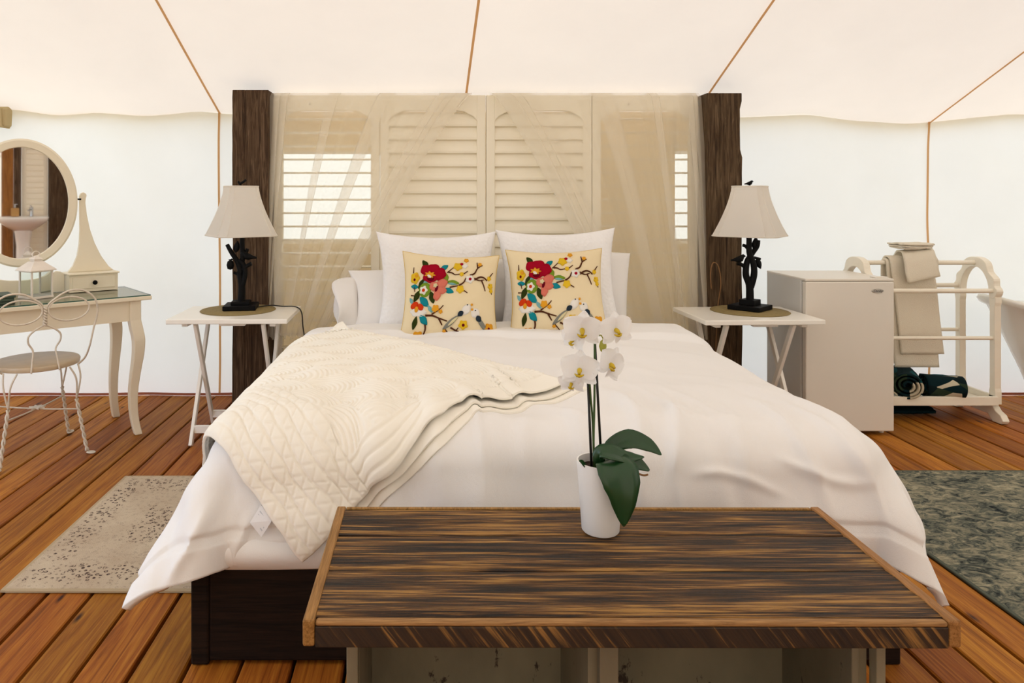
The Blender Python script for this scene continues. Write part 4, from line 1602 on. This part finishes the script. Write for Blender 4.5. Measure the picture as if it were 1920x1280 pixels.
def towel_roll(label, c, axis_rot, L, R, seed, rx=0.0):
    m = MB()
    n = 120
    sp = []
    turns = 3.2
    for i in range(n):
        t = i / (n - 1)
        r = R * (0.25 + 0.75 * t)
        a = 2 * PI * turns * t - 0.5
        sp.append((r * math.cos(a), r * math.sin(a) * 0.92))
    P_ = np.zeros((n, 14, 3))
    for i, (a, b) in enumerate(sp):
        for j in range(14):
            s_ = j / 13 - 0.5
            fl = 1 + 0.05 * float(vnoise(np.array(s_ * 6), np.array(i * 0.06), seed))
            P_[i, j] = (s_ * L * (1 - 0.03 * (i / n)), a * fl, b * fl)
    m.grid(P_)
    o = m.build('rolled_towel', M['print_towel'], None, smooth=True, solidify=0.011, soff=-1)
    o.location = c
    o.rotation_euler = (0, rx, axis_rot)
    return tag(o, label, 'towel', 'rolled leaf print towels')
towel_roll('rolled dark teal leaf print towel, end facing out, next to the fridge', (2.765, 4.195, 0.212), math.radians(64), 0.27, 0.092, 3)
towel_roll('rolled dark teal leaf print towel lying slanted at the right', (2.95, 4.14, 0.198), math.radians(-14), 0.20, 0.080, 5)
m = MB()
A, B = np.meshgrid(np.linspace(-1, 1, 30), np.linspace(-1, 1, 20))
m.grid(np.stack([2.79 + 0.19 * A + 0.02 * B, 4.27 + 0.06 * B, 0.016 + 0.010 * (1 - A ** 4) * (1 - B ** 4) + 0.006 * vnoise(A * 3, B * 3, 95)], -1))
tag(m.build('crumpled_cloth', M['dark_cloth'], None, smooth=True, solidify=0.014, soff=-1), 'dark printed cloth lying on the floor under the rack shelf', 'cloth')

# ------------------------------------------------------------------ bathtub at the right edge
tub = thing('bathtub', 'white freestanding bathtub at the far right', 'bathtub', (4.14, 4.22, 0))
prof = [(0.60, 0.02, 0.24), (0.62, 0.10, 0.255), (0.68, 0.30, 0.29), (0.76, 0.48, 0.325), (0.82, 0.60, 0.345), (0.845, 0.615, 0.358), (0.87, 0.615, 0.37), (0.877, 0.60, 0.375),
        (0.870, 0.585, 0.37)]
m = MB()
n = 64
def oval(a, b, z, lift):
    r = []
    for k_ in range(n):
        t_ = 2 * PI * k_ / n
        x_ = a * math.copysign(abs(math.cos(t_)) ** 0.85, math.cos(t_))
        y_ = b * math.copysign(abs(math.sin(t_)) ** 0.85, math.sin(t_))
        r.append((x_, y_, z + lift * (x_ / 0.87) ** 4))
    return r
rings = [oval(0.52, 0.22, 0.0, 0), oval(0.55, 0.235, 0.05, 0), oval(0.63, 0.27, 0.25, 0), oval(0.73, 0.31, 0.45, 0.03), oval(0.815, 0.335, 0.585, 0.075), oval(0.855, 0.36, 0.590, 0.085), oval(0.87, 0.372, 0.605, 0.09), oval(0.86, 0.365, 0.622, 0.092),
         oval(0.83, 0.345, 0.624, 0.09), oval(0.79, 0.31, 0.60, 0.08), oval(0.70, 0.27, 0.42, 0.03), oval(0.60, 0.23, 0.20, 0), oval(0.50, 0.18, 0.12, 0)]
m.rings(rings)
m.build('basin', M['tub'], tub, smooth=True)

# ------------------------------------------------------------------ dressing table in the left corner
VA = math.radians(39.4)
van = thing('dressing_table', 'cream dressing table with oval mirror and glass top, far left', 'dressing table', (-2.085, 3.745, 0), VA)
m = MB()
m.box((0, 0, 0.7365), (1.10, 0.476, 0.022))
m.build('table_top', M['cream'], van, bevel=0.004)
m = MB()
m.box((0, 0, 0.7505), (1.088, 0.466, 0.006))
g = m.build('glass_top', M['glass'], van)
m = MB()
for a, b, c_, d_ in ((0, -0.2333, 1.088, 0.0012), (0, 0.2333, 1.088, 0.0012), (-0.5443, 0, 0.0012, 0.466), (0.5443, 0, 0.0012, 0.466)):
    m.box((a, b, 0.7505), (c_, d_, 0.006))
m.build('glass_edge', M['glass_edge'], g)
m = MB()
m.box((0, -0.19, 0.67), (0.93, 0.02, 0.11))
m.build('front_apron', M['cream'], van)
m = MB()
m.box((0, 0.19, 0.67), (0.93, 0.02, 0.11))
m.build('rear_apron', M['cream'], van)
for s in (-1, 1):
    m = MB()
    m.box((s * 0.475, 0, 0.67), (0.02, 0.34, 0.11))
    m.build('side_apron', M['cream'], van)
    for f in (-1, 1):
        m = MB()
        rings = []
        for z, o_, w_ in [(0.725, 0.0, 0.029)] + spline([(0.62, 0.0, 0.029), (0.57, 0.008, 0.030), (0.51, 0.017, 0.029), (0.43, 0.015, 0.0265), (0.34, 0.005, 0.024), (0.24, -0.004, 0.022), (0.14, -0.004, 0.0205), (0.06, 0.004, 0.0195), (0.0, 0.016, 0.019)], 4):
            cx_, cy_ = s * (0.472 + o_), f * (0.185 + o_)
            rings.append([(cx_ + a * w_, cy_ + b * w_, z) for a, b in ((-1, -1), (1, -1), (1, 1), (-1, 1))])
        m.rings(rings)
        m.build('leg', M['cream'], van, bevel=0.004)
    # small drawer box with flared bracket
    m = MB()
    m.box((s * 0.34, 0.165, 0.803), (0.255, 0.15, 0.096))
    db = m.build('drawer_box', M['cream'], van, bevel=0.003)
    m = MB()
    m.box((s * 0.34, 0.16, 0.855), (0.268, 0.165, 0.010))
    m.build('box_lid', M['cream'], db, bevel=0.004)
    m = MB()
    m.box((s * 0.34, 0.0885, 0.806), (0.222, 0.006, 0.066))
    dr = m.build('drawer', M['cream'], van, bevel=0.002)
    m = MB()
    m.lathe([(0.006, 0.0), (0.006, 0.01), (0.0125, 0.014), (0.0125, 0.02), (0.008, 0.023), (0.0, 0.024)], 18)
    m.v = [(x_ + s * 0.34, 0.086 - z_, y_ + 0.806) for x_, y_, z_ in m.v]
    m.build('knob', M['black'], dr, smooth=True, split=50)
    m = MB()
    m.box((s * 0.34, 0.0925, 0.7665), (0.24, 0.004, 0.004))
    m.build('plinth_line', M['gasket'], db)
    half = [(0.285, 1.255), (0.285, 1.285), (0.292, 1.303), (0.305, 1.31), (0.318, 1.303), (0.323, 1.29), (0.318, 1.275), (0.316, 1.25), (0.324, 1.18), (0.340, 1.10), (0.365, 1.02), (0.40, 0.945), (0.44, 0.885), (0.468, 0.86), (0.222, 0.86), (0.25, 0.895), (0.272, 0.95), (0.283, 1.02), (0.287, 1.10), (0.286, 1.18)]
    m = MB()
    m.prism([(s * a, b) for a, b in half], 0.022, 'y', 0.185)
    m.build('mirror_bracket', M['cream'], van, bevel=0.003)
m = MB()
wave = [(-0.21, 0.755), (0.21, 0.755), (0.21, 0.85), (0.19, 0.868), (0.165, 0.872), (0.14, 0.86), (0.11, 0.845), (0.06, 0.835), (0, 0.832), (-0.06, 0.835), (-0.11, 0.845), (-0.14, 0.86), (-0.165, 0.872), (-0.19, 0.868), (-0.21, 0.85)]
m.prism(wave, 0.016, 'y', 0.19)
m.build('back_board', M['cream'], van, bevel=0.003)
# oval mirror, swung on its brackets
def ell(rx, rz, y, n=72):
    return [(rx * math.cos(2 * PI * k_ / n), y, rz * math.sin(2 * PI * k_ / n)) for k_ in range(n)]
m = MB()
m.rings([ell(0.225, 0.300, -0.006), ell(0.228, 0.303, -0.012), ell(0.262, 0.337, -0.012), ell(0.272, 0.347, -0.004), ell(0.272, 0.347, 0.010), ell(0.225, 0.300, 0.010), ell(0.225, 0.300, -0.006)], cap=False)
mf = m.build('mirror_frame', M['cream'], van, smooth=True, split=35)
mf.location = (0.0, 0.180, 1.25)
mf.rotation_euler = (math.radians(0.45), 0, math.radians(-4))
m = MB()
m.add(ell(0.2265, 0.3015, 0.0), [tuple(range(72))])
mg = m.build('mirror_glass', M['mirror'], mf, solidify=0.003, soff=-1)
m = MB()
m.rings([ell(0.27, 0.345, 0.011), ell(0.27, 0.345, 0.014)])
m.build('mirror_backing', M['cream'], mf)
for s in (-1, 1):
    m = MB()
    m.tube([(s * 0.268, 0, 0.02), (s * 0.29, 0, 0.02)], 0.005, 10)
    m.build('pivot', M['black'], mf)

# white candle lantern on the dressing table
lan = thing('candle_lantern', 'small white metal candle lantern in front of the mirror', 'lantern', (0, 0, 0), VA + 0.35)
lp = Matrix.Rotation(VA, 3, 'Z') @ Vector((0.035, 0.015, 0))
lan.location = (-2.085 + lp.x, 3.745 + lp.y, 0.7540)
m = MB()
m.box((0, 0, 0.006), (0.122, 0.122, 0.012))
m.box((0, 0, 0.142), (0.118, 0.118, 0.008))
m.build('frame_plates', M['lantern'], lan, bevel=0.002)
for sx in (-1, 1):
    for sy in (-1, 1):
        m = MB()
        m.box((sx * 0.054, sy * 0.054, 0.075), (0.008, 0.008, 0.13))
        m.build('corner_bar', M['lantern'], lan)
for k_ in range(4):
    m = MB()
    m.add([(-0.05, -0.054, 0.013), (0.05, -0.054, 0.013), (0.05, -0.054, 0.138), (-0.05, -0.054, 0.138)], [(0, 1, 2, 3)])
    gp = m.build('glass_pane', M['glass'], lan)
    gp.rotation_euler = (0, 0, k_ * PI / 2)
m = MB()
m.rings([[(a * w_, b * w_, z) for a, b in ((-1, -1), (1, -1), (1, 1), (-1, 1))] for z, w_ in ((0.144, 0.072), (0.15, 0.070), (0.17, 0.048), (0.192, 0.026))])
m.rings([[(a * w_, b * w_, z) for a, b in ((-1, -1), (1, -1), (1, 1), (-1, 1))] for z, w_ in ((0.192, 0.020), (0.203, 0.020), (0.203, 0.026), (0.222, 0.004))])
m.build('roof', M['lantern'], lan, bevel=0.002)
m = MB()
m.tube([(0.020 * math.cos(2 * PI * k_ / 20), 0, 0.226 + 0.018 * math.sin(2 * PI * k_ / 20)) for k_ in range(20)], 0.0022, 6, closed=True)
m.build('ring_handle', M['lantern'], lan, smooth=True)
# stack of dark green booklets
for i_ in range(3):
    pp = Matrix.Rotation(VA, 3, 'Z') @ Vector((-0.20 , -0.075, 0))
    b = thing('booklet', ['dark green booklet at the bottom of the stack', 'dark green booklet in the middle of the stack', 'dark green booklet topmost of the stack'][i_] + ' on the dressing table', 'booklet',
              (-2.085 + pp.x, 3.745 + pp.y, 0.7540 + 0.0145 * i_), VA + (0.02, -0.05, 0.06)[i_], 'booklets on the dressing table')
    m = MB()
    m.box((0, 0, 0.007), (0.21, 0.15, 0.010))
    m.build('pages', M['lantern'], b)
    m = MB()
    m.box((0, 0, 0.0012), (0.22, 0.16, 0.0024))
    m.box((0, 0, 0.0130), (0.22, 0.16, 0.0024))
    m.box((0, -0.0785, 0.0071), (0.22, 0.003, 0.0142))
    m.build('cover', M['book'], b)

# ------------------------------------------------------------------ wire cafe chair
ch = thing('wire_chair', 'cream bent wire cafe chair with round seat at the dressing table', 'chair', (-1.985, 3.635, 0), VA)
m = MB()
m.lathe([(0.0, 0.436), (0.185, 0.436), (0.197, 0.440), (0.200, 0.455), (0.196, 0.463), (0.18, 0.466), (0.0, 0.462)], 56)
m.build('seat', M['seat'], ch, smooth=True, split=50)
def back_y(z):
    return -0.165 - 0.10 * max(0, z - 0.45)
def W(pts):
    return [(x_, (y_[0] if y_ else back_y(z_)), z_) for x_, z_, *y_ in pts]
for s in (-1, 1):
    m = MB()
    m.tube(spline(W([(s * 0.17, 0.437, -0.11), (s * 0.195, 0.47, -0.13), (s * 0.205, 0.53), (s * 0.222, 0.62), (s * 0.238, 0.70), (s * 0.225, 0.77), (s * 0.17, 0.818), (s * 0.10, 0.82), (s * 0.04, 0.785), (s * 0.008, 0.75), (s * 0.006, 0.70), (-s * 0.006, 0.675), (0.0, 0.658)]), 7), 0.0048, 8)
    m.build('back_hoop', M['wire'], ch, smooth=True)
    m = MB()
    m.tube([(s * (0.105 + 0.092 * math.cos(2 * PI * k_ / 36)), back_y(0.73) - 0.006, 0.733 + 0.058 * math.sin(2 * PI * k_ / 36)) for k_ in range(36)], 0.0042, 8, closed=True)
    m.build('inner_loop', M['wire'], ch, smooth=True)
    m = MB()
    m.tube(spline(W([(0.0, 0.662), (s * 0.035, 0.645), (s * 0.068, 0.615), (s * 0.07, 0.58), (s * 0.05, 0.54), (s * 0.055, 0.49, -0.19), (s * 0.062, 0.437, -0.20)]), 6), 0.0045, 8)
    m.build('back_support', M['wire'], ch, smooth=True)
m = MB()
for ph in (0, PI):
    m.tube([(0.006 * math.cos(ph + k_ * 0.7), back_y(0.7) - 0.006 + 0.006 * math.sin(ph + k_ * 0.7), 0.75 - 0.09 * k_ / 30) for k_ in range(31)], 0.0045, 7)
m.build('twisted_neck', M['wire'], ch, smooth=True)
for sx in (-1, 1):
    for sy in (-1, 1):
        m = MB()
        A = Vector((sx * 0.115, sy * 0.165, 0.438))
        B = Vector((sx * 0.165, sy * 0.115, 0.438))
        J = Vector((sx * 0.150, sy * 0.150, 0.27))
        Ft = Vector((sx * 0.190, sy * 0.190, 0.012))
        for e_ in (A, B):
            mid = (e_ + J) / 2 + Vector((sx * 0.012, sy * 0.012, 0.02))
            m.tube(spline([tuple(e_), tuple(mid), tuple(J)], 6), 0.0045, 7)
        for ph in (0, PI):
            pts = []
            for k_ in range(40):
                t_ = k_ / 39
                p_ = J.lerp(Ft, t_)
                a_ = ph + t_ * 22
                pts.append((p_.x + 0.0055 * math.cos(a_), p_.y + 0.0055 * math.sin(a_), p_.z))
            m.tube(pts, 0.0048, 7)
        out = Vector((sx, sy, 0)).normalized()
        sd = Vector((-out.y, out.x, 0))
        lp_ = [Ft + out * (0.02 - 0.02 * math.cos(2 * PI * k_ / 18)) + sd * (0.010 * math.sin(2 * PI * k_ / 18)) + Vector((0, 0, -0.007)) for k_ in range(18)]
        m.tube([tuple(p_) for p_ in lp_], 0.0045, 6, closed=True)
        m.build('leg', M['wire'], ch, smooth=True)
m = MB()
for s in (-1, 1):
    m.tube(spline([(0.155, s * 0.155, 0.22), (0.06, s * 0.06, 0.215), (0, 0, 0.215), (-0.06, -s * 0.06, 0.215), (-0.155, -s * 0.155, 0.22)], 5), 0.004, 7)
m.build('cross_brace', M['wire'], ch, smooth=True)
m = MB()
star = []
for k_ in range(16):
    r_ = 0.042 if k_ % 2 == 0 else 0.022
    star.append((r_ * math.cos(PI * k_ / 8), r_ * math.sin(PI * k_ / 8)))
m.prism(star, 0.006, 'z', 0.2215)
m.build('rosette', M['wire'], ch)

# ------------------------------------------------------------------ bench at the foot of the bed
bn = thing('bench', 'rustic dark plank bench with distressed white base before the bed', 'bench', (0.365, 1.541, 0), -0.003)
BT = 0.514
bw, bd = 1.190, 0.482
th = 0.046
edges = [-bd / 2 + 0.0165, -bd / 2 + 0.18, -bd / 2 + 0.335, bd / 2 - 0.012]
for a, b in zip(edges[:-1], edges[1:]):
    m = MB()
    nx_ = 90
    ny_ = 14
    A, B = np.meshgrid(np.linspace(-bw / 2 + 0.022, bw / 2 - 0.022, nx_), np.linspace(a + 0.0016, b - 0.0016, ny_))
    ed = np.minimum(B - a, b - B)
    Z = BT - 0.003 * (1 - sstep(0, 0.006, ed)) + 0.0012 * fbm(A * 3, B * 60, 3, int(100 + a * 50))
    top = np.stack([A, B, Z], -1)
    m.grid(top)
    o_ = nx_ * ny_
    lo_ = top.copy()
    lo_[..., 2] = BT - th
    bb = [lo_[0, 0], lo_[0, -1], lo_[-1, -1], lo_[-1, 0]]
    m.v += [tuple(p_) for p_ in bb]
    i0 = o_
    m.f.append((i0, i0 + 3, i0 + 2, i0 + 1))
    m.f.append(tuple([i0, i0 + 1] + [nx_ - 1 - k_ for k_ in range(nx_)]))
    m.f.append(tuple([i0 + 2, i0 + 3] + [(ny_ - 1) * nx_ + k_ for k_ in range(nx_)]))
    m.f.append(tuple([i0 + 3, i0] + [k_ * nx_ for k_ in range(ny_)]))
    m.f.append(tuple([i0 + 1, i0 + 2] + [(ny_ - 1 - k_) * nx_ + nx_ - 1 for k_ in range(ny_)]))
    m.build('plank', M['bench'], bn, smooth=True, split=30)
m = MB()
m.box((0, -bd / 2 + 0.008, BT - th / 2 - 0.006), (bw - 0.046, 0.016, th - 0.008))
m.build('front_edge', M['bench_edge'], bn, bevel=0.002, seg=2)
m = MB()
m.box((0, -bd / 2 + 0.008, BT - 0.0055), (bw - 0.046, 0.016, 0.010))
m.build('worn_edge', M['bench_worn'], bn, bevel=0.005, seg=3)
m = MB()
m.box((0, bd / 2 - 0.0055, BT - th / 2 + 0.0005), (bw - 0.046, 0.011, th))
m.build('rear_edge', M['bench_end'], bn, bevel=0.002)
for s in (-1, 1):
    m = MB()
    m.box((s * (bw / 2 - 0.011), 0, BT - th / 2 + 0.001), (0.022, bd, th + 0.003))
    m.build('end_strip', M['bench_end'], bn, bevel=0.004)
# white distressed base
zc = BT - th - 0.002
x0_, x1_ = -0.525, 0.510
yf_, yb_ = -0.145, 0.19
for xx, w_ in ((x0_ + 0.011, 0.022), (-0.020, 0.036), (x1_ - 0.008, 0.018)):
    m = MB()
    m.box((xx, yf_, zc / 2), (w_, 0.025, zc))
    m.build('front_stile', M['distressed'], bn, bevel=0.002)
m = MB()
m.box((x1_ - 0.050, yf_ + 0.01, zc / 2), (0.014, 0.02, zc))
m.build('front_stile', M['distressed'], bn, bevel=0.002)
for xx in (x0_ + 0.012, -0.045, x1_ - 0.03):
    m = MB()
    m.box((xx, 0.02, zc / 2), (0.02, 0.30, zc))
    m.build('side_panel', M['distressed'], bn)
for a, b in ((x0_ + 0.024, -0.057), (-0.033, x1_ - 0.042)):
    m = MB()
    w_ = b - a
    arc = [(a, zc), (b, zc), (b, zc - 0.10)] + [(b - w_ * (0.06 + 0.88 * k_ / 16), zc - 0.082 + 0.010 * math.sin(PI * k_ / 16)) for k_ in range(17)] + [(a, zc - 0.10)]
    m.prism(arc, 0.018, 'y', 0.12)
    m.build('arched_rail', M['distressed'], bn)
    for s, xx in ((1, a), (-1, b)):
        m = MB()
        m.prism([(xx, zc - 0.03), (xx + s * 0.035, zc - 0.07), (xx + s * 0.035, zc - 0.20), (xx, zc - 0.20)], 0.018, 'y', 0.09)
        m.build('corner_bracket', M['distressed'], bn)
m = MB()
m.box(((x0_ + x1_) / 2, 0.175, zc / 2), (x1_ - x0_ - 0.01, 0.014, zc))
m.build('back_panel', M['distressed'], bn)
m = MB()
m.box(((x0_ + x1_) / 2, 0.02, 0.05), (x1_ - x0_ - 0.05, 0.28, 0.02))
m.build('bottom_shelf', M['distressed'], bn)

# ------------------------------------------------------------------ orchid in a white pot
OX, OY, OZ = 0.392, 1.655, BT + 0.002
orc = thing('potted_orchid', 'white orchid in a tapered white pot on the bench', 'potted plant', (OX, OY, OZ))
m = MB()
m.lathe([(0.0, 0.0), (0.040, 0.0), (0.0425, 0.003), (0.0535, 0.158), (0.0535, 0.160), (0.0500, 0.160), (0.0495, 0.135), (0.0, 0.135)], 48)
m.build('pot', M['pot'], orc, smooth=True, split=40)
m = MB()
A, B = np.meshgrid(np.linspace(0.002, 0.0492, 10), np.linspace(0, 2 * PI, 33))
m.grid(np.stack([A * np.cos(B), A * np.sin(B), 0.141 + 0.004 * vnoise(A * 120, B * 3, 77)], -1))
m.build('soil', M['soil'], orc, smooth=True)

def px(x_, y_, Y_):
    """orchid-local point from measured offsets (metres right of / above the pot base)"""
    return (x_, Y_, y_)
def blade(name, spine, widths, ups, mat, par, fold=0.25, thick=0.0022):
    """leaf along a spine with half-widths and a surface normal hint per point"""
    sp = [Vector(p_) for p_ in spline(spine, 6)]
    n_ = len(sp)
    ws = np.interp(np.linspace(0, 1, n_), np.linspace(0, 1, len(widths)), widths)
    m = MB()
    rows = []
    for i in range(n_):
        t_ = (sp[min(i + 1, n_ - 1)] - sp[max(i - 1, 0)]).normalized()
        upv = Vector(ups)
        side = t_.cross(upv).normalized()
        nn_ = side.cross(t_)
        row = []
        for f in (-1, -0.6, -0.2, 0, 0.2, 0.6, 1):
            row.append(tuple(sp[i] + side * f * ws[i] + nn_ * (abs(f) * fold * ws[i])))
        rows.append(row)
    m.grid(np.array(rows))
    return m.build(name, mat, par, smooth=True, solidify=thick, soff=0)
blade('leaf', [(0.0, 0.0, 0.142), (0.012, -0.032, 0.172), (0.022, -0.066, 0.160), (0.030, -0.080, 0.115), (0.032, -0.080, 0.045)], [0.010, 0.024, 0.040, 0.047, 0.042, 0.026, 0.002], (0.0, -0.6, 0.8), M['leaf'], orc, 0.12)
blade('leaf', [(0.005, 0.01, 0.142), (0.030, 0.015, 0.185), (0.070, 0.01, 0.205), (0.11, 0.0, 0.195), (0.137, -0.01, 0.176)], [0.006, 0.018, 0.023, 0.016, 0.001], (-0.2, -0.75, 0.65), M['leaf'], orc, 0.15)
blade('leaf', [(0.0, -0.01, 0.142), (-0.008, -0.025, 0.185), (0.018, -0.035, 0.188), (0.050, -0.035, 0.178), (0.090, -0.035, 0.180)], [0.008, 0.016, 0.022, 0.016, 0.001], (-0.2, -0.5, 0.8), M['leaf'], orc, 0.3)
blade('leaf', [(0.02, 0.0, 0.142), (0.045, -0.012, 0.165), (0.075, -0.02, 0.162), (0.105, -0.025, 0.146)], [0.010, 0.022, 0.020, 0.002], (0.0, -0.6, 0.8), M['leaf'], orc, 0.15)
blade('leaf', [(-0.03, -0.02, 0.142), (-0.048, -0.030, 0.165), (-0.056, -0.036, 0.172)], [0.004, 0.006, 0.001], (0.5, -0.6, 0.6), M['leaf'], orc, 0.3)
m = MB()
m.tube(spline([(0.055, -0.02, 0.146), (0.075, -0.03, 0.142), (0.09, -0.032, 0.138), (0.100, -0.030, 0.139)], 5), 0.0022, 6)
m.build('air_root', M['tan_cord'], orc, smooth=True)
# stakes and flower stems
for a, b in (((-0.020, 0.0, 0.135), (-0.0285, 0.0, 0.338)), ((0.006, 0.012, 0.135), (-0.011, 0.010, 0.440))):
    m = MB()
    m.tube([a, b], 0.0030, 8)
    m.build('stake', M['stake'], orc, smooth=True)
m = MB()
m.tube(spline([(-0.010, 0.0, 0.135), (-0.016, -0.002, 0.19), (-0.015, -0.004, 0.28), (-0.013, 0.0, 0.36), (-0.012, 0.004, 0.44), (-0.010, 0.0, 0.478)], 6), 0.0026, 8)
for k_, (z_, s_) in enumerate(((0.446, 1), (0.455, -1), (0.462, 1), (0.468, -1), (0.474, 1), (0.478, -1))):
    m.tube([(-0.010, 0, z_), (-0.010 + s_ * 0.017, -0.006, z_ + 0.003)], [0.0022, 0.0005], 6)
m.build('flower_stem', M['stem'], orc, smooth=True)
m = MB()
m.tube(spline([(-0.014, 0.002, 0.135), (-0.017, 0.002, 0.24), (-0.022, 0.0, 0.30), (-0.027, -0.002, 0.345), (-0.040, -0.01, 0.36)], 6), 0.0024, 8)
m.build('flower_stem', M['stem'], orc, smooth=True)
m = MB()
m.tube(spline([(-0.010, 0, 0.452), (0.0, -0.008, 0.448), (0.005, -0.01, 0.438)], 4), 0.0013, 6)
m.tube([(0.005, -0.010, 0.440), (0.004, -0.010, 0.434), (0.003, -0.010, 0.424), (0.0035, -0.010, 0.414), (0.004, -0.010, 0.409)], [0.002, 0.007, 0.0088, 0.006, 0.001], 12)
m.build('flower_bud', M['bud'], orc, smooth=True)

def petal_mesh(L, wd, cup, ruff, seed):
    n_, k2 = 12, 9
    rows = []
    for i in range(n_):
        t_ = i / (n_ - 1)
        ww = wd * (math.sin(PI * (0.08 + 0.90 * t_) ** 0.85) ** 0.75)
        row = []
        for j in range(k2):
            f = j / (k2 - 1) * 2 - 1
            y_ = -cup * (t_ ** 2) * L + 0.18 * ww * f * f - ruff * math.sin(3 * f + 4 * t_ + seed) * t_
            row.append((f * ww, -y_ * 0.8, t_ * L))
        rows.append(row)
    return np.array(rows)
def flower(loc, yaw, pitch, roll, sc, seed):
    fl = MB()
    fl.tube([(0, 0.014, 0), (0, 0.0, 0.0), (0, -0.006, -0.001), (0, -0.012, -0.004)], [0.0015, 0.0045, 0.004, 0.0025], 8)
    fl.tube([(-0.008, -0.006, -0.006), (-0.004, -0.009, -0.008), (0, -0.008, -0.009), (0.004, -0.009, -0.008), (0.008, -0.006, -0.006)], [0.001, 0.0022, 0.0028, 0.0022, 0.001], 8)
    fo = fl.build('flower', M['lip'], orc, smooth=True)
    fo.location = loc
    fo.rotation_euler = (Matrix.Rotation(yaw, 4, 'Z') @ Matrix.Rotation(pitch, 4, 'X') @ Matrix.Rotation(roll, 4, 'Y')).to_euler()
    fo.scale = (sc, sc, sc)
    for ang, L, wd, cup, yy in ((0, 0.036, 0.0135, -0.1, 0.004), (PI * 0.69, 0.036, 0.0125, -0.2, 0.004), (-PI * 0.69, 0.036, 0.0125, -0.2, 0.004), (PI * 0.36, 0.037, 0.022, 0.05, 0.0), (-PI * 0.36, 0.037, 0.022, 0.05, 0.0)):
        mm = MB()
        mm.grid(petal_mesh(L, wd, cup, 0.0018, seed + ang))
        p_ = mm.build('petal', M['petal'], fo, smooth=True)
        p_.rotation_euler = (0, ang, 0)
        p_.location = (0, yy, 0)
    mm = MB()
    mm.grid(petal_mesh(0.020, 0.006, 0.5, 0.001, seed) * np.array([1, 1, -1]))
    p_ = mm.build('lip_lobe', M['petal'], fo, smooth=True)
    p_.location = (0, -0.006, -0.006)
flower((-0.045, -0.015, 0.462), -0.15, 0.25, 0.1, 1.3, 1)
flower((0.032, -0.015, 0.462), 0.30, 0.05, -0.1, 1.22, 2)
flower((-0.052, -0.020, 0.372), -0.25, 0.0, 0.05, 1.28, 3)
flower((0.018, -0.022, 0.385), 0.55, 0.05, 0.5, 1.2, 4)
flower((-0.062, 0.006, 0.435), -0.9, 0.3, 0.2, 0.95, 5)
flower((-0.066, 0.004, 0.335), -0.5, 0.5, 0.0, 0.9, 6)

# ------------------------------------------------------------------ wash corner that the dressing-table mirror reflects
fx_, fy_ = -0.66, 0.75           # towards the mirror
bas = Vector((2.43, -1.37, 0))
WR = math.atan2(fy_, fx_) + PI / 2  # local -y faces the mirror
sk = thing('pedestal_sink', 'white pedestal washbasin with chrome tap seen in the mirror', 'sink', tuple(bas), WR)
m = MB()
n = 48
def ov(a, b, z, yo=0.0):
    return [(a * math.cos(2 * PI * k_ / n), b * math.sin(2 * PI * k_ / n) + yo, z) for k_ in range(n)]
m.rings([ov(0.11, 0.11, 0.70, 0.06), ov(0.20, 0.16, 0.76, 0.03), ov(0.29, 0.22, 0.83), ov(0.31, 0.235, 0.87), ov(0.315, 0.24, 0.90), ov(0.30, 0.225, 0.905), ov(0.22, 0.15, 0.86), ov(0.10, 0.07, 0.80)])
m.build('basin', M['porcelain'], sk, smooth=True)
m = MB()
m.lathe([(0.13, 0.0), (0.12, 0.05), (0.09, 0.15), (0.085, 0.5), (0.105, 0.68), (0.13, 0.75)], 28, (0, 0.05, 0))
m.build('pedestal', M['porcelain'], sk, smooth=True)
m = MB()
m.lathe([(0.024, 0.90), (0.022, 0.99), (0.024, 1.03), (0.0, 1.035)], 18, (-0.10, 0.17, 0))
m.tube([(-0.10, 0.17, 1.0), (-0.06, 0.06, 0.985)], 0.013, 10)
m.bar((-0.10, 0.19, 1.04), (-0.09, 0.10, 1.055), 0.02, 0.01)
m.build('tap', M['chrome'], sk, smooth=True, split=40)
so = Matrix.Rotation(WR, 3, 'Z') @ Vector((0.10, 0.16, 0))
sb = thing('soap_bottle', 'amber soap bottle with pump on the washbasin in the mirror', 'bottle', (bas.x + so.x, bas.y + so.y, 0.90), WR)
m = MB()
m.box((0, 0, 0.06), (0.10, 0.06, 0.12))
m.build('bottle_body', M['bottle'], sb, bevel=0.01)
m = MB()
m.tube([(0, 0, 0.12), (0, 0, 0.17)], 0.008, 8)
m.tube([(0.01, 0, 0.17), (-0.03, 0, 0.172)], 0.006, 8)
m.build('pump', M['chrome'], sb)
sc_ = thing('shutter_screen', 'timber framed shutter screen behind the washbasin in the mirror', 'screen', tuple(bas + Matrix.Rotation(WR, 3, 'Z') @ Vector((0, 0.36, 0))), WR)
pn = shutter_frame(sc_, 0.33, 1.98, False)
pn.location = (-0.145, 0, 0)
slat_me = None
slat_set(pn, 0.33 - 0.104, 0.22, 1.84, 1.40)
for nm, a, b, mat in (('post', 0.022, 0.12, 'post'), ('log_post', 0.12, 0.27, 'honey'), ('post', -0.80, -0.312, 'post')):
    m = MB()
    m.box(((a + b) / 2, 0.0, 1.1), (b - a - 0.003, 0.16, 2.2))
    m.build(nm, M[mat], sc_, bevel=0.004)
